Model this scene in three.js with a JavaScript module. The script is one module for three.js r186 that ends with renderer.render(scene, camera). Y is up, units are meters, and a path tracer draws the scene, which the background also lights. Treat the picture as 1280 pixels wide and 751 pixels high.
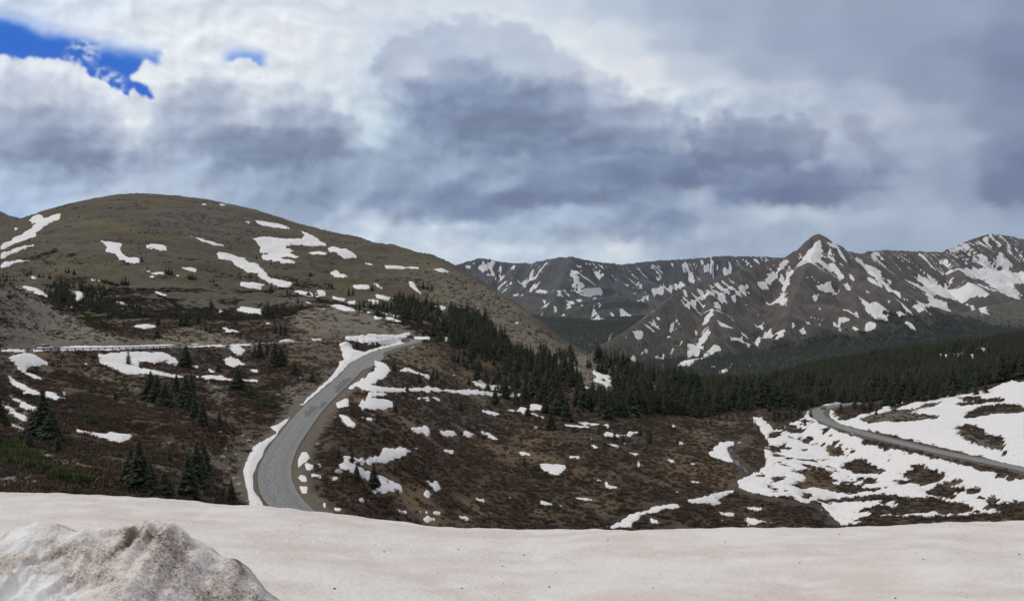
import * as THREE from 'three';
import { mergeGeometries } from 'three/addons/utils/BufferGeometryUtils.js';
import { RoundedBoxGeometry } from 'three/addons/geometries/RoundedBoxGeometry.js';

// ------------------------------------------------------------------ camera, light, exposure
// The eye is the origin (y = 0 is eye height); F is the lens in pixels of the 1280 x 751 photograph.
const F = 1065, CU = 640, CV = 375.5;
const scene = new THREE.Scene();
const camera = new THREE.PerspectiveCamera(2 * Math.atan(CV / F) * 180 / Math.PI, 1280 / 751, 0.1, 30000);
camera.position.set(0, 0, 0);
camera.lookAt(0, 0, -1);
const renderer = new THREE.WebGLRenderer({ antialias: true });
renderer.toneMapping = THREE.LinearToneMapping;
renderer.toneMappingExposure = 1.0;
renderer.shadowMap.enabled = true;
const sun = new THREE.DirectionalLight(new THREE.Color(1.0, 0.95, 0.87), 1.5);
sun.position.set(-1150, 1450, -150);
sun.castShadow = true;
sun.shadow.radius = 20;
sun.shadow.mapSize.set(2048, 2048);
Object.assign(sun.shadow.camera, { left: -900, right: 900, top: 900, bottom: -900, near: 10, far: 5000 });
scene.add(sun, sun.target);
sun.target.position.set(0, 0, -500);
sun.position.add(sun.target.position);
scene.fog = new THREE.FogExp2(new THREE.Color(0.60, 0.76, 1.0), 0.000014);

// ------------------------------------------------------------------ numbers
const clamp = (x, a = 0, b = 1) => x < a ? a : x > b ? b : x;
const mix = (a, b, t) => a + (b - a) * t;
const sstep = (a, b, x) => { const t = clamp((x - a) / (b - a)); return t * t * (3 - 2 * t); };
const mix3 = (a, b, t) => [mix(a[0], b[0], t), mix(a[1], b[1], t), mix(a[2], b[2], t)];
function rng(seed) { let s = seed >>> 0; return () => { s = (s + 0x6D2B79F5) >>> 0; let t = s; t = Math.imul(t ^ (t >>> 15), t | 1); t ^= t + Math.imul(t ^ (t >>> 7), t | 61); return ((t ^ (t >>> 14)) >>> 0) / 4294967296; }; }
const PERM = new Uint8Array(512), GX = new Float32Array(256), GY = new Float32Array(256);
{ const r = rng(77), p = [...Array(256).keys()]; for (let i = 255; i > 0; i--) { const j = Math.floor(r() * (i + 1)); [p[i], p[j]] = [p[j], p[i]]; } for (let i = 0; i < 512; i++) PERM[i] = p[i & 255]; for (let i = 0; i < 256; i++) { const a = r() * 6.28318; GX[i] = Math.cos(a); GY[i] = Math.sin(a); } }
function noise(x, y) {          // gradient noise, about -0.7 .. 0.7
  const xi = Math.floor(x), yi = Math.floor(y), fx = x - xi, fy = y - yi, X = xi & 255, Y = yi & 255;
  const u = fx * fx * fx * (fx * (fx * 6 - 15) + 10), v = fy * fy * fy * (fy * (fy * 6 - 15) + 10);
  const a = PERM[PERM[X] + Y], b = PERM[PERM[X + 1] + Y], c = PERM[PERM[X] + Y + 1], d = PERM[PERM[X + 1] + Y + 1];
  const n0 = GX[a] * fx + GY[a] * fy, n1 = GX[b] * (fx - 1) + GY[b] * fy, n2 = GX[c] * fx + GY[c] * (fy - 1), n3 = GX[d] * (fx - 1) + GY[d] * (fy - 1);
  return (n0 + (n1 - n0) * u) * (1 - v) + (n2 + (n3 - n2) * u) * v;
}
function fbm(x, y, o = 4, g = 0.5) { let s = 0, a = 1, n = 0; for (let i = 0; i < o; i++) { s += a * noise(x + i * 17.3, y - i * 9.1); n += a; a *= g; x *= 2.03; y *= 2.03; } return s / n; }
function billow(x, y, o = 4, g = 0.5) { let s = 0, a = 1, n = 0; for (let i = 0; i < o; i++) { s += a * Math.abs(noise(x + i * 31.7, y + i * 11.9)) * 2; n += a; a *= g; x *= 2.07; y *= 2.07; } return s / n; }
const toLin = c => c <= 0.04045 ? c / 12.92 : Math.pow((c + 0.055) / 1.055, 2.4);
const rgb = (r, g, b) => [toLin(r / 255), toLin(g / 255), toLin(b / 255)];
function interp(xs, ys, x) { if (x <= xs[0]) return ys[0]; for (let i = 1; i < xs.length; i++) if (x <= xs[i]) { const t = (x - xs[i - 1]) / (xs[i] - xs[i - 1]); return mix(ys[i - 1], ys[i], t * t * (3 - 2 * t) * 0.5 + t * 0.5); } return ys[ys.length - 1]; }
// signed distance to a flat [x, y, x, y ...] polygon, positive inside
function polySD(P, x, y) {
  let best = 1e18, inside = false; const n = P.length;
  for (let i = 0, j = n - 2; i < n; j = i, i += 2) {
    const ax = P[j], ay = P[j + 1], bx = P[i], by = P[i + 1], ex = bx - ax, ey = by - ay, wx = x - ax, wy = y - ay;
    const t = clamp((wx * ex + wy * ey) / (ex * ex + ey * ey + 1e-9)), dx = wx - ex * t, dy = wy - ey * t, q = dx * dx + dy * dy;
    if (q < best) best = q;
    if ((ay > y) !== (by > y) && x < ex * (y - ay) / (ey || 1e-9) + ax) inside = !inside;
  }
  return inside ? Math.sqrt(best) : -Math.sqrt(best);
}

// ------------------------------------------------------------------ sky: air and clouds, computed by direction
function buildSky() {
  const W = 4096, H = 2048, data = new Float32Array(W * H * 4), pts = [];
  // cloud colours read off the photograph: row v, then u, r, g, b
  const row = (v, ...l) => { for (let i = 0; i < l.length; i += 4) pts.push([l[i], v, ...rgb(l[i + 1], l[i + 2], l[i + 3])]); };
  row(-60, -150, 205, 218, 236, 100, 218, 226, 238, 350, 220, 227, 236, 600, 210, 219, 231, 850, 170, 185, 208, 1100, 155, 170, 196, 1400, 148, 164, 193);
  row(5, -120, 196, 211, 236, 0, 205, 218, 238, 100, 218, 228, 242, 200, 226, 233, 240, 300, 222, 230, 238, 400, 216, 224, 234, 480, 214, 222, 233, 560, 212, 221, 232, 640, 214, 222, 232, 700, 205, 215, 228, 760, 185, 200, 218, 830, 168, 184, 208, 900, 162, 178, 203, 1000, 155, 171, 198, 1100, 150, 165, 193, 1200, 150, 166, 196, 1280, 140, 156, 188, 1400, 145, 160, 190);
  row(50, -100, 205, 216, 234, 40, 215, 225, 240, 130, 225, 232, 240, 250, 228, 234, 240, 350, 230, 234, 240, 430, 222, 228, 236, 480, 200, 213, 227, 540, 195, 209, 225, 600, 203, 215, 228, 660, 205, 217, 229, 720, 220, 226, 234, 780, 212, 220, 230, 830, 182, 195, 214, 900, 165, 180, 204, 1000, 155, 170, 198, 1100, 148, 163, 192, 1280, 130, 147, 182, 1400, 138, 153, 186);
  row(85, -100, 205, 214, 229, 0, 216, 224, 235, 60, 222, 229, 238, 120, 224, 231, 239, 215, 228, 233, 240, 300, 228, 233, 240, 400, 222, 230, 236, 440, 220, 228, 236, 475, 180, 197, 218, 500, 215, 224, 232, 560, 180, 197, 217, 600, 165, 184, 210, 640, 198, 212, 225, 700, 200, 212, 225, 745, 222, 227, 234, 800, 222, 226, 233, 870, 195, 206, 220, 950, 165, 180, 203, 1050, 155, 170, 198, 1150, 143, 158, 188, 1280, 122, 138, 175, 1400, 130, 146, 181);
  row(115, 0, 205, 213, 228, 60, 212, 220, 232, 110, 218, 226, 236, 190, 222, 229, 237, 260, 190, 202, 220, 330, 222, 229, 236, 400, 210, 220, 231, 430, 218, 226, 234, 470, 192, 206, 222, 530, 150, 170, 202, 600, 145, 166, 199, 660, 142, 162, 196, 720, 165, 182, 208, 760, 200, 211, 225, 820, 222, 227, 234, 900, 208, 216, 228, 980, 188, 200, 218, 1080, 172, 186, 209, 1180, 145, 160, 190, 1280, 128, 144, 180, 1400, 132, 148, 182);
  row(145, -100, 175, 188, 210, 0, 185, 197, 216, 60, 165, 180, 205, 110, 185, 198, 218, 155, 225, 231, 238, 200, 190, 203, 221, 260, 180, 195, 216, 310, 212, 221, 232, 360, 170, 187, 210, 420, 178, 195, 216, 450, 205, 218, 230, 520, 152, 173, 203, 600, 135, 156, 190, 660, 128, 150, 182, 720, 150, 168, 197, 780, 165, 181, 205, 830, 190, 204, 221, 860, 172, 188, 210, 890, 205, 214, 226, 905, 160, 175, 200, 950, 170, 185, 208, 1000, 180, 193, 212, 1025, 160, 174, 199, 1045, 195, 205, 220, 1062, 150, 164, 192, 1090, 190, 200, 217, 1180, 165, 178, 203, 1230, 140, 154, 184, 1280, 135, 150, 184);
  row(175, -100, 155, 171, 199, 0, 165, 181, 206, 60, 140, 157, 188, 110, 165, 180, 206, 160, 192, 204, 221, 220, 165, 182, 207, 300, 145, 163, 193, 360, 130, 149, 182, 420, 135, 155, 188, 450, 190, 206, 222, 520, 148, 168, 199, 600, 133, 155, 187, 660, 128, 151, 184, 720, 132, 152, 186, 800, 146, 164, 194, 850, 156, 172, 199, 910, 140, 155, 186, 960, 150, 165, 193, 1020, 155, 169, 195, 1045, 180, 192, 212, 1085, 150, 163, 191, 1120, 172, 184, 206, 1200, 165, 178, 203, 1280, 125, 140, 177, 1400, 130, 146, 181);
  row(200, -100, 140, 158, 190, 0, 145, 162, 192, 60, 135, 153, 185, 110, 130, 147, 181, 170, 150, 168, 198, 230, 160, 177, 205, 300, 130, 150, 183, 360, 125, 145, 177, 410, 138, 157, 188, 450, 150, 169, 199, 540, 142, 162, 194, 620, 132, 154, 187, 700, 132, 153, 187, 800, 120, 141, 180, 870, 115, 135, 176, 950, 125, 142, 180, 1020, 150, 165, 193, 1060, 165, 179, 203, 1100, 150, 164, 193, 1140, 165, 178, 203, 1200, 155, 168, 196, 1240, 130, 144, 180, 1280, 105, 122, 165, 1400, 115, 131, 172);
  row(222, -100, 165, 184, 213, 0, 175, 192, 217, 60, 160, 178, 207, 120, 150, 168, 200, 180, 185, 199, 220, 240, 178, 194, 217, 300, 160, 179, 206, 380, 140, 160, 192, 450, 150, 169, 199, 540, 160, 178, 206, 620, 150, 170, 200, 700, 130, 150, 186, 780, 100, 124, 168, 860, 90, 114, 162, 920, 120, 138, 178, 980, 115, 132, 175, 1030, 110, 128, 173, 1080, 130, 145, 182, 1130, 155, 168, 196, 1200, 148, 162, 191, 1260, 110, 126, 168, 1400, 120, 136, 175);
  row(245, -100, 178, 199, 231, 0, 182, 202, 232, 60, 185, 202, 229, 140, 190, 204, 225, 240, 180, 197, 220, 320, 155, 174, 203, 400, 135, 155, 188, 480, 135, 155, 190, 560, 115, 136, 178, 640, 105, 127, 172, 700, 105, 128, 172, 760, 120, 141, 180, 820, 140, 158, 190, 880, 165, 180, 205, 930, 110, 130, 175, 985, 85, 108, 158, 1030, 110, 128, 172, 1080, 150, 166, 195, 1140, 165, 178, 203, 1200, 150, 164, 193, 1250, 108, 124, 167, 1280, 112, 128, 170);
  row(268, 0, 170, 198, 238, 100, 190, 208, 232, 380, 150, 170, 200, 440, 190, 206, 224, 520, 140, 160, 192, 600, 125, 146, 184, 660, 155, 173, 202, 720, 165, 182, 208, 790, 140, 160, 192, 840, 130, 150, 186, 900, 160, 176, 202, 960, 185, 198, 216, 1020, 188, 200, 217, 1080, 180, 193, 212, 1160, 175, 188, 209, 1220, 165, 179, 203, 1280, 150, 165, 194, 1400, 150, 166, 195);
  row(290, 400, 195, 211, 228, 480, 205, 218, 230, 540, 205, 218, 231, 600, 190, 206, 224, 640, 175, 193, 216, 700, 160, 179, 206, 760, 150, 170, 200, 830, 150, 169, 199, 900, 172, 187, 209, 1000, 165, 181, 204, 1100, 160, 176, 201, 1200, 170, 184, 206, 1280, 160, 176, 202);
  row(312, 0, 165, 195, 238, 200, 175, 198, 232, 450, 200, 216, 232, 540, 212, 222, 232, 620, 205, 217, 230, 680, 200, 213, 228, 740, 195, 208, 223, 770, 220, 225, 230, 820, 175, 190, 212, 900, 160, 177, 202, 1000, 165, 181, 204, 1280, 160, 177, 203);
  row(345, 0, 172, 198, 234, 300, 185, 204, 228, 560, 205, 218, 230, 800, 188, 203, 220, 1280, 165, 182, 206);
  const over = (c, d, a) => { c[0] += (d[0] - c[0]) * a; c[1] += (d[1] - c[1]) * a; c[2] += (d[2] - c[2]) * a; };
  // heaped clouds whose edges show crisply; the lower ones stand before the blue
  const heaps = [
    [[462, 76, 480, 54, 520, 32, 580, 22, 640, 26, 690, 44, 742, 86, 800, 116, 860, 142, 880, 180, 700, 200, 560, 190, 500, 160, 476, 120, 466, 96], 0.16, 8, 15], [[500, 96, 560, 74, 610, 66, 650, 90, 720, 96, 742, 128, 720, 170, 600, 180, 520, 150], 0.14, 12, 18], [[848, 168, 862, 144, 880, 150, 905, 140, 960, 146, 1004, 140, 1036, 168, 1036, 196, 1000, 210, 880, 214], 0.18, 6, 12],
    [[1044, 142, 1062, 136, 1088, 148, 1096, 174, 1126, 204, 1138, 214, 1100, 218, 1076, 190, 1060, 166], 0.08, 7, 14], [[920, 246, 960, 232, 1040, 228, 1122, 232, 1090, 244, 1040, 250, 985, 258, 950, 254], 0.14, 8, 9], [[700, 252, 780, 228, 900, 216, 960, 220, 880, 236, 800, 244, 740, 252], 0.10, 12, 14], [[1222, 256, 1250, 214, 1300, 190, 1420, 190, 1420, 262, 1260, 264], 0.06, 16, 22],
    [[-80, 200, -60, 110, 0, 84, 60, 92, 110, 108, 150, 140, 170, 190, 120, 212], 0.13, 9, 15], [[176, 180, 190, 120, 230, 96, 290, 100, 330, 92, 400, 110, 452, 150, 460, 196, 330, 206], 0.13, 9, 15], [[220, 170, 250, 112, 300, 122, 320, 170], 0.08, 9, 14],
    [[330, 196, 380, 150, 420, 130, 452, 156, 440, 200, 380, 212], 0.08, 16, 18], [[20, 196, 60, 150, 120, 170, 150, 200, 100, 216], 0.08, 16, 18], [[560, 262, 640, 238, 700, 256, 660, 272, 600, 276], 0.10, 10, 13], [[690, 282, 800, 262, 880, 270, 860, 292, 760, 298], 0.07, 10, 16], [[580, 292, 596, 282, 614, 290, 600, 298], 0.12, 6, 8],
  ].map(([P, k, soft, warp]) => ({ P, k, soft, warp, b: [Math.min(...P.filter((_, i) => !(i & 1))) - 50, Math.max(...P.filter((_, i) => !(i & 1))) + 50, Math.min(...P.filter((_, i) => i & 1)) - 50, Math.max(...P.filter((_, i) => i & 1)) + 50] }));
  const lower = [-400, 60, -100, 74, -40, 62, 0, 62, 20, 69, 32, 66, 66, 72, 96, 76, 120, 92, 140, 104, 158, 113, 163, 103, 172, 110, 196, 119, 186, 106, 164, 92, 178, 73, 196, 78, 212, 70, 240, 74, 262, 70, 290, 70, 312, 68, 328, 78, 342, 70, 430, 60, 430, 400, -400, 400];
  const deep = rgb(54, 110, 206), pale = rgb(108, 156, 230);
  function framed(u, v) {
    const wx = fbm(u / 120, v / 80, 5, 0.45) * 34 + (billow(u / 58 + 30, v / 44, 5, 0.52) - 0.4) * 15, wy = fbm(u / 120 + 40, v / 80 + 9, 5, 0.45) * 15 + (billow(u / 60 + 3, v / 44, 5, 0.52) - 0.4) * 17;
    const x = u + wx, y = v + wy; let w = 0, r = 0, g = 0, b = 0;
    for (const p of pts) { const dx = (x - p[0]) * 0.5, dy = y - p[1], q = dx * dx + dy * dy; if (q > 16000) continue; let k = 1 / (q + 150); k = k * k * Math.sqrt(k); w += k; r += p[2] * k; g += p[3] * k; b += p[4] * k; }
    const c = w > 0 ? [r / w, g / w, b / w] : [0.45, 0.52, 0.64];
    const b1 = billow(u / 80 + 2, v / 56 + 5, 5, 0.46), b2 = billow((u - 7) / 80 + 2, (v - 9) / 56 + 5, 5, 0.46), puff = 1 + (b2 - b1) * 0.46 * sstep(1300, 700, u + (v < 110 ? 500 : 0)) + fbm(u / 60, v / 34, 4, 0.45) * 0.09;
    c[0] *= puff; c[1] *= puff; c[2] *= mix(puff, 1, 0.25);
    for (const k of heaps) { if (u < k.b[0] || u > k.b[1] || v < k.b[2] || v > k.b[3]) continue; const hx = (billow(u / 46 + 9, v / 38, 4, 0.5) - 0.4) * k.warp * 2 + fbm(u / 90, v / 70 + 7, 2) * k.warp, hy = (billow(u / 48 + 50, v / 38 + 8, 4, 0.5) - 0.38) * k.warp * 2, s = polySD(k.P, u + hx, v + hy), a = sstep(-k.soft * 0.5, k.soft, s) * sstep(90, 30, s), e = Math.exp(-((s + k.soft * 0.9) ** 2) / (k.soft * k.soft * 1.6)) * 0.4; const f = 1 - k.k * (a - e); c[0] *= f; c[1] *= f; c[2] *= mix(f, 1, 0.35); }
    { const l = c[0] * 0.25 + c[1] * 0.6 + c[2] * 0.15, q = 0.26 * sstep(0.75, 0.3, l); for (let k = 0; k < 3; k++) c[k] = Math.pow(mix(c[k], l * [0.95, 1.02, 1.08][k], q), 1.03); const m = (c[0] + c[1] + c[2]) / 3, f = m < 0.25 ? (0.19 + 0.06 * (m / 0.25) ** 2) / m : 1; const g = sstep(0.34, 0.2, m) * 0.35; for (let k = 0; k < 3; k++) c[k] = mix(c[k] * f, m * f * [0.86, 1.0, 1.26][k], g); }
    if (u < 440 && v < 150 && v > -120) {          // the hole of blue sky, hazy above, cut off by the heaped clouds below
      const hx = (billow(u / 26 + 9, v / 22, 4, 0.55) - 0.4) * 10, hy = (billow(u / 28 + 50, v / 22 + 8, 4, 0.55) - 0.38) * 12, cut = sstep(2.5, -2.5, polySD(lower, u + hx, v + hy - 5));
      const topv = interp([-300, -60, 0, 60, 130, 200], [-60, 0, 10, 28, 46, 58], u) + fbm(u / 60, v / 30, 4) * 14, in1 = sstep(-8, 26, v - topv) * sstep(208, 192, u + fbm(u / 20, v / 14, 4) * 22);
      const in2 = sstep(270, 292, u) * sstep(338, 322, u) * sstep(56, 74, v + fbm(u / 40, v / 20, 3) * 8);
      const tuft = sstep(0.40, 0.16, billow(u / 20 + 4, v / 15, 5, 0.6)) * sstep(30, 8, Math.abs(u - 103 + (v - 66) * 0.5)) * sstep(22, 6, Math.abs(v - 64)), tuft2 = sstep(0.42, 0.2, billow(u / 22 + 14, v / 14, 5, 0.6)) * sstep(28, 8, Math.abs(u - 136)) * sstep(16, 4, Math.abs(v - 98 - (u - 136) * 0.4));
      over(c, mix3(pale, deep, in1 * in1), cut * Math.min(1, in1 * 1.15) * (1 - 0.7 * tuft) * (1 - 0.65 * tuft2)); over(c, pale, cut * in2 * 0.9);
    }
    return c;
  }
  function dome(x, y, z) {      // the same broken overcast, all round and overhead
    const k = 1 / (Math.max(y, 0) + 0.16), px = x * k, pz = z * k, n = fbm(px * 1.1 + 5, pz * 1.1, 6, 0.55), m = fbm(px * 0.45 - 3, pz * 0.45 + 8, 3);
    const t = clamp(0.46 + n * 0.75 + m * 0.5), c = mix3(rgb(108, 124, 156), rgb(184, 195, 213), t), up = 0.84 + 1.36 * sstep(0.15, 1.0, y);     // an overcast is brightest overhead
    const white = (c[0] + c[1] + c[2]) / 3, thin = 0.9 * sstep(0.2, 0.7, y);
    return c.map((q, i) => mix(mix(q, [0.36, 0.42, 0.52][i], sstep(0.14, 0.0, y) * 0.5), white * [1.02, 1.0, 0.97][i], thin) * up);
  }
  const lowrow = rgb(120, 122, 120);
  for (let j = 0; j < H; j++) {
    const el = ((j + 0.5) / H - 0.5) * Math.PI;
    for (let i = 0; i < W; i++) {
      const o = (j * W + i) * 4; let c;
      if (el < -0.02) c = lowrow; else {
        const th = ((i + 0.5) / W - 0.5) * 2 * Math.PI, ce = Math.cos(el), x = Math.cos(th) * ce, z = Math.sin(th) * ce, y = Math.sin(el);
        const az = Math.atan2(x, -z), w = sstep(0.74, 0.60, Math.abs(az)) * sstep(0.50, 0.38, el);
        if (w <= 0) c = dome(x, y, z); else { c = framed(CU + F * x / -z, CV - F * Math.max(y, 0) / -z); if (w < 1) c = mix3(dome(x, y, z), c, w); }
      }
      data[o] = c[0]; data[o + 1] = c[1]; data[o + 2] = c[2]; data[o + 3] = 1;
    }
  }
  const t = new THREE.DataTexture(data, W, H, THREE.RGBAFormat, THREE.FloatType);
  t.mapping = THREE.EquirectangularReflectionMapping; t.magFilter = t.minFilter = THREE.LinearFilter; t.colorSpace = THREE.LinearSRGBColorSpace; t.needsUpdate = true;
  return t;
}
scene.background = buildSky();
scene.environment = scene.background;

// ------------------------------------------------------------------ shared helpers for objects
const used = {};
const numbered = n => { used[n] = (used[n] ?? -1) + 1; return used[n] ? `${n}_${String(used[n]).padStart(3, '0')}` : n; };
function shade(o) { o.traverse(c => { if (c.isMesh) { c.castShadow = true; c.receiveShadow = true; } }); return o; }
function put(o, name, data) { o.name = numbered(name); Object.assign(o.userData, data); scene.add(shade(o)); return o; }
const part = (parent, name, geo, mat) => { const m = new THREE.Mesh(geo, mat); m.name = name; parent.add(m); return m; };
function pixTexture(size, fn, srgb = true) {       // fn(i, j) -> [r, g, b] linear 0..1
  const d = new Uint8Array(size * size * 4);
  const enc = c => { c = clamp(c); return 255 * (srgb ? (c <= 0.0031308 ? 12.92 * c : 1.055 * Math.pow(c, 1 / 2.4) - 0.055) : c); };
  for (let j = 0; j < size; j++) for (let i = 0; i < size; i++) { const c = fn(i, j), o = (j * size + i) * 4; d[o] = enc(c[0]); d[o + 1] = enc(c[1]); d[o + 2] = enc(c[2]); d[o + 3] = 255; }
  const t = new THREE.DataTexture(d, size, size, THREE.RGBAFormat); t.wrapS = t.wrapT = THREE.RepeatWrapping; t.magFilter = THREE.LinearFilter; t.minFilter = THREE.LinearMipmapLinearFilter; t.generateMipmaps = true;
  if (srgb) t.colorSpace = THREE.SRGBColorSpace; t.needsUpdate = true; return t;
}
const wrapNoise = (i, j, n, f, o = 4, g = 0.5) => {   // tiling fbm: f periods over n pixels
  let s = 0, a = 1, k = 0, p = f;
  for (let q = 0; q < o; q++) {
    const x = i / n * p, y = j / n * p, fx = x / p, fy = y / p, A = noise(x + q * 40, y), B = noise(x - p + q * 40, y), C = noise(x + q * 40, y - p), D = noise(x - p + q * 40, y - p);
    s += a * ((A * (1 - fx) + B * fx) * (1 - fy) + (C * (1 - fx) + D * fx) * fy); k += a; a *= g; p *= 2;
  }
  return s / k * 1.3;
};

// ------------------------------------------------------------------ the land near by: control points (pixel column, pixel row, metres ahead)
const PTS = [];
const at = (u, v, d) => PTS.push([u, v, d]);
for (const u of [-700, -350, -100, 150, 400, 650, 900, 1150, 1400, 1700, 2000]) { at(u, 905, 4); at(u, 705, 12); at(u, 694, 30); at(u, 688, 60); }
for (const [u, v, d] of [
  [0, 612, 78], [100, 616, 82], [200, 622, 96], [300, 640, 112], [480, 650, 150], [600, 657, 175], [760, 660, 200], [900, 660, 213], [1050, 657, 216], [1280, 655, 190], [1500, 660, 180], [-200, 605, 70], [-500, 600, 60],
  [0, 575, 100], [0, 520, 140], [0, 475, 190], [120, 560, 128], [120, 500, 180], [120, 462, 232], [220, 560, 142], [220, 500, 200], [220, 458, 262], [300, 560, 150], [300, 500, 215], [300, 455, 290], [380, 470, 268], [400, 440, 330],
  [-200, 560, 100], [-200, 480, 160], [-500, 540, 90], [-500, 470, 150],
  // scree spur and terrace above the upper road
  [0, 395, 262], [0, 350, 305], [60, 383, 325], [110, 409, 325], [60, 410, 300], [-150, 330, 300], [-150, 400, 230], [-400, 300, 320], [0, 362, 340], [60, 400, 370], [110, 415, 370],
  [20, 366, 460], [100, 390, 460], [100, 352, 640], [0, 340, 680], [150, 405, 400], [180, 375, 540], [-150, 345, 600], [-150, 320, 800],
  // bald hill
  [150, 312, 820], [60, 318, 800], [100, 283, 1000], [0, 300, 980], [150, 243, 1300], [60, 262, 1240], [0, 284, 1180], [-120, 310, 1150], [200, 243.5, 1310], [250, 249, 1290], [330, 265, 1250], [450, 297, 1150], [510, 315, 1075], [570, 337, 990], [650, 384, 840], [735, 441, 640], [800, 466, 520],
  [250, 300, 950], [240, 340, 720], [330, 300, 1000], [300, 332, 850], [300, 372, 600], [360, 388, 480], [300, 408, 405], [250, 421, 350], [430, 345, 850], [450, 378, 640], [430, 394, 480], [380, 388, 470], [500, 400, 490], [520, 368, 760], [540, 400, 570], [545, 416, 440], [470, 415, 420], [600, 398, 690], [600, 430, 480], [640, 425, 560],
  [60, 275, 1500], [150, 262, 1550], [250, 270, 1550], [330, 290, 1500], [450, 325, 1450], [570, 375, 1300], [650, 430, 1150], [735, 500, 900], [0, 305, 1500], [-300, 340, 1400], [-500, 330, 1000],
  // middle slope
  [600, 470, 385], [600, 520, 300], [600, 580, 230], [500, 500, 250], [500, 560, 195], [500, 455, 320], [420, 560, 168], [420, 610, 145], [700, 442, 560], [700, 470, 425], [700, 520, 320], [700, 580, 250], [760, 453, 500], [760, 472, 430], [760, 500, 362], [760, 560, 275],
  [820, 520, 365], [820, 580, 268], [820, 620, 228], [870, 512, 408], [860, 494, 490], [800, 480, 460], [870, 490, 620], [870, 500, 900],
  // valley floor and right bank
  [940, 542, 345], [955, 512, 420], [930, 580, 284], [980, 620, 235], [880, 630, 224], [1000, 580, 283], [1050, 548, 335], [1100, 590, 268], [1100, 640, 214], [1180, 610, 234], [1280, 625, 200],
  [1000, 502, 500], [1000, 478, 800], [1000, 468, 1050], [1000, 474, 1400], [930, 505, 500], [930, 488, 700], [930, 492, 1000], [1150, 495, 485], [1150, 468, 740], [1150, 442, 1100], [1150, 462, 1600], [1280, 476, 460], [1280, 452, 650], [1280, 427, 1000], [1280, 447, 1600], [1450, 455, 460], [1450, 430, 650], [1450, 400, 1000], [1450, 425, 1600], [1700, 440, 460], [1700, 390, 1000], [1700, 420, 1600],
  [1280, 480, 430], [1200, 508, 390], [1140, 505, 425], [1280, 540, 288], [1280, 572, 242], [1200, 532, 325], [1120, 530, 340], [1450, 560, 250], [1450, 510, 350], [1700, 540, 260], [1450, 620, 200], [1700, 600, 190],
  [-500, 470, 2600], [0, 470, 2600], [400, 470, 2600], [735, 478, 2600], [1000, 478, 2600], [1280, 478, 2600], [1700, 470, 2600], [735, 490, 1500], [870, 490, 1500],
]) at(u, v, d);

// roads: [pixel column, pixel row, height below the eye]; the distance follows from the height
const roadPts = list => list.map(([u, v, y]) => { const d = -y * F / (v - CV); return new THREE.Vector3((u - CU) / F * d, y, -d); });
const lowerRoadPts = roadPts([[430, 700, -33.6], [392, 662, -32.8], [361, 633, -32], [348, 615, -31.4], [343, 590, -30.6], [354, 560, -29.6], [369, 538.5, -28.5], [388, 514, -27.2], [409, 493.5, -26], [436, 469, -24.3], [451, 452, -23], [478, 438.5, -21.6], [497, 433, -20.8], [512, 429.5, -20.2], [519, 426.5, -19.7], [515, 424.2, -19.2], [498, 423.6, -18.8], [470, 424.6, -18.5], [432, 426, -18], [375, 427.6, -17.3], [280, 431, -16.6], [200, 434.5, -16], [100, 437.6, -14.8], [0, 438.6, -13.2], [-110, 440, -11.2]]);
const rightRoadPts = roadPts([[1560, 660, -41], [1400, 618, -43.6], [1280, 586.5, -46], [1180, 566, -48.5], [1100, 547, -50.5], [1060, 536, -52], [1036, 527.5, -53], [1024, 520.5, -54], [1021, 515, -54.6], [1030, 510, -55.2], [1046, 506.8, -56], [1075, 503.6, -57.2]]);
for (const p of [...lowerRoadPts, ...rightRoadPts]) at(CU + F * p.x / -p.z, CV + F * p.y / p.z, -p.z);
const densify = pts => { const c = new THREE.CatmullRomCurve3(pts, false, 'centripetal'); return c.getSpacedPoints(Math.round(c.getLength() / 1.6)); };
const lowerRoad = densify(lowerRoadPts), rightRoad = densify(rightRoadPts);
const roadCells = new Map();
for (const [k, line] of [lowerRoad, rightRoad].entries()) line.forEach((p, i) => { const key = Math.floor(p.x / 25) + ',' + Math.floor(p.z / 25); if (!roadCells.has(key)) roadCells.set(key, []); roadCells.get(key).push([k, i, p]); });
function nearRoad(x, z) {      // [distance, road height, which road, index] within about 25 m
  let best = 1e9, hit = null; const cx = Math.floor(x / 25), cz = Math.floor(z / 25);
  for (let i = -1; i <= 1; i++) for (let j = -1; j <= 1; j++) { const c = roadCells.get((cx + i) + ',' + (cz + j)); if (c) for (const q of c) { const dx = q[2].x - x, dz = q[2].z - z, e = dx * dx + dz * dz; if (e < best) { best = e; hit = q; } } }
  return hit ? [Math.sqrt(best), hit[2].y, hit[0], hit[1]] : [99, 0, -1, 0];
}

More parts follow.
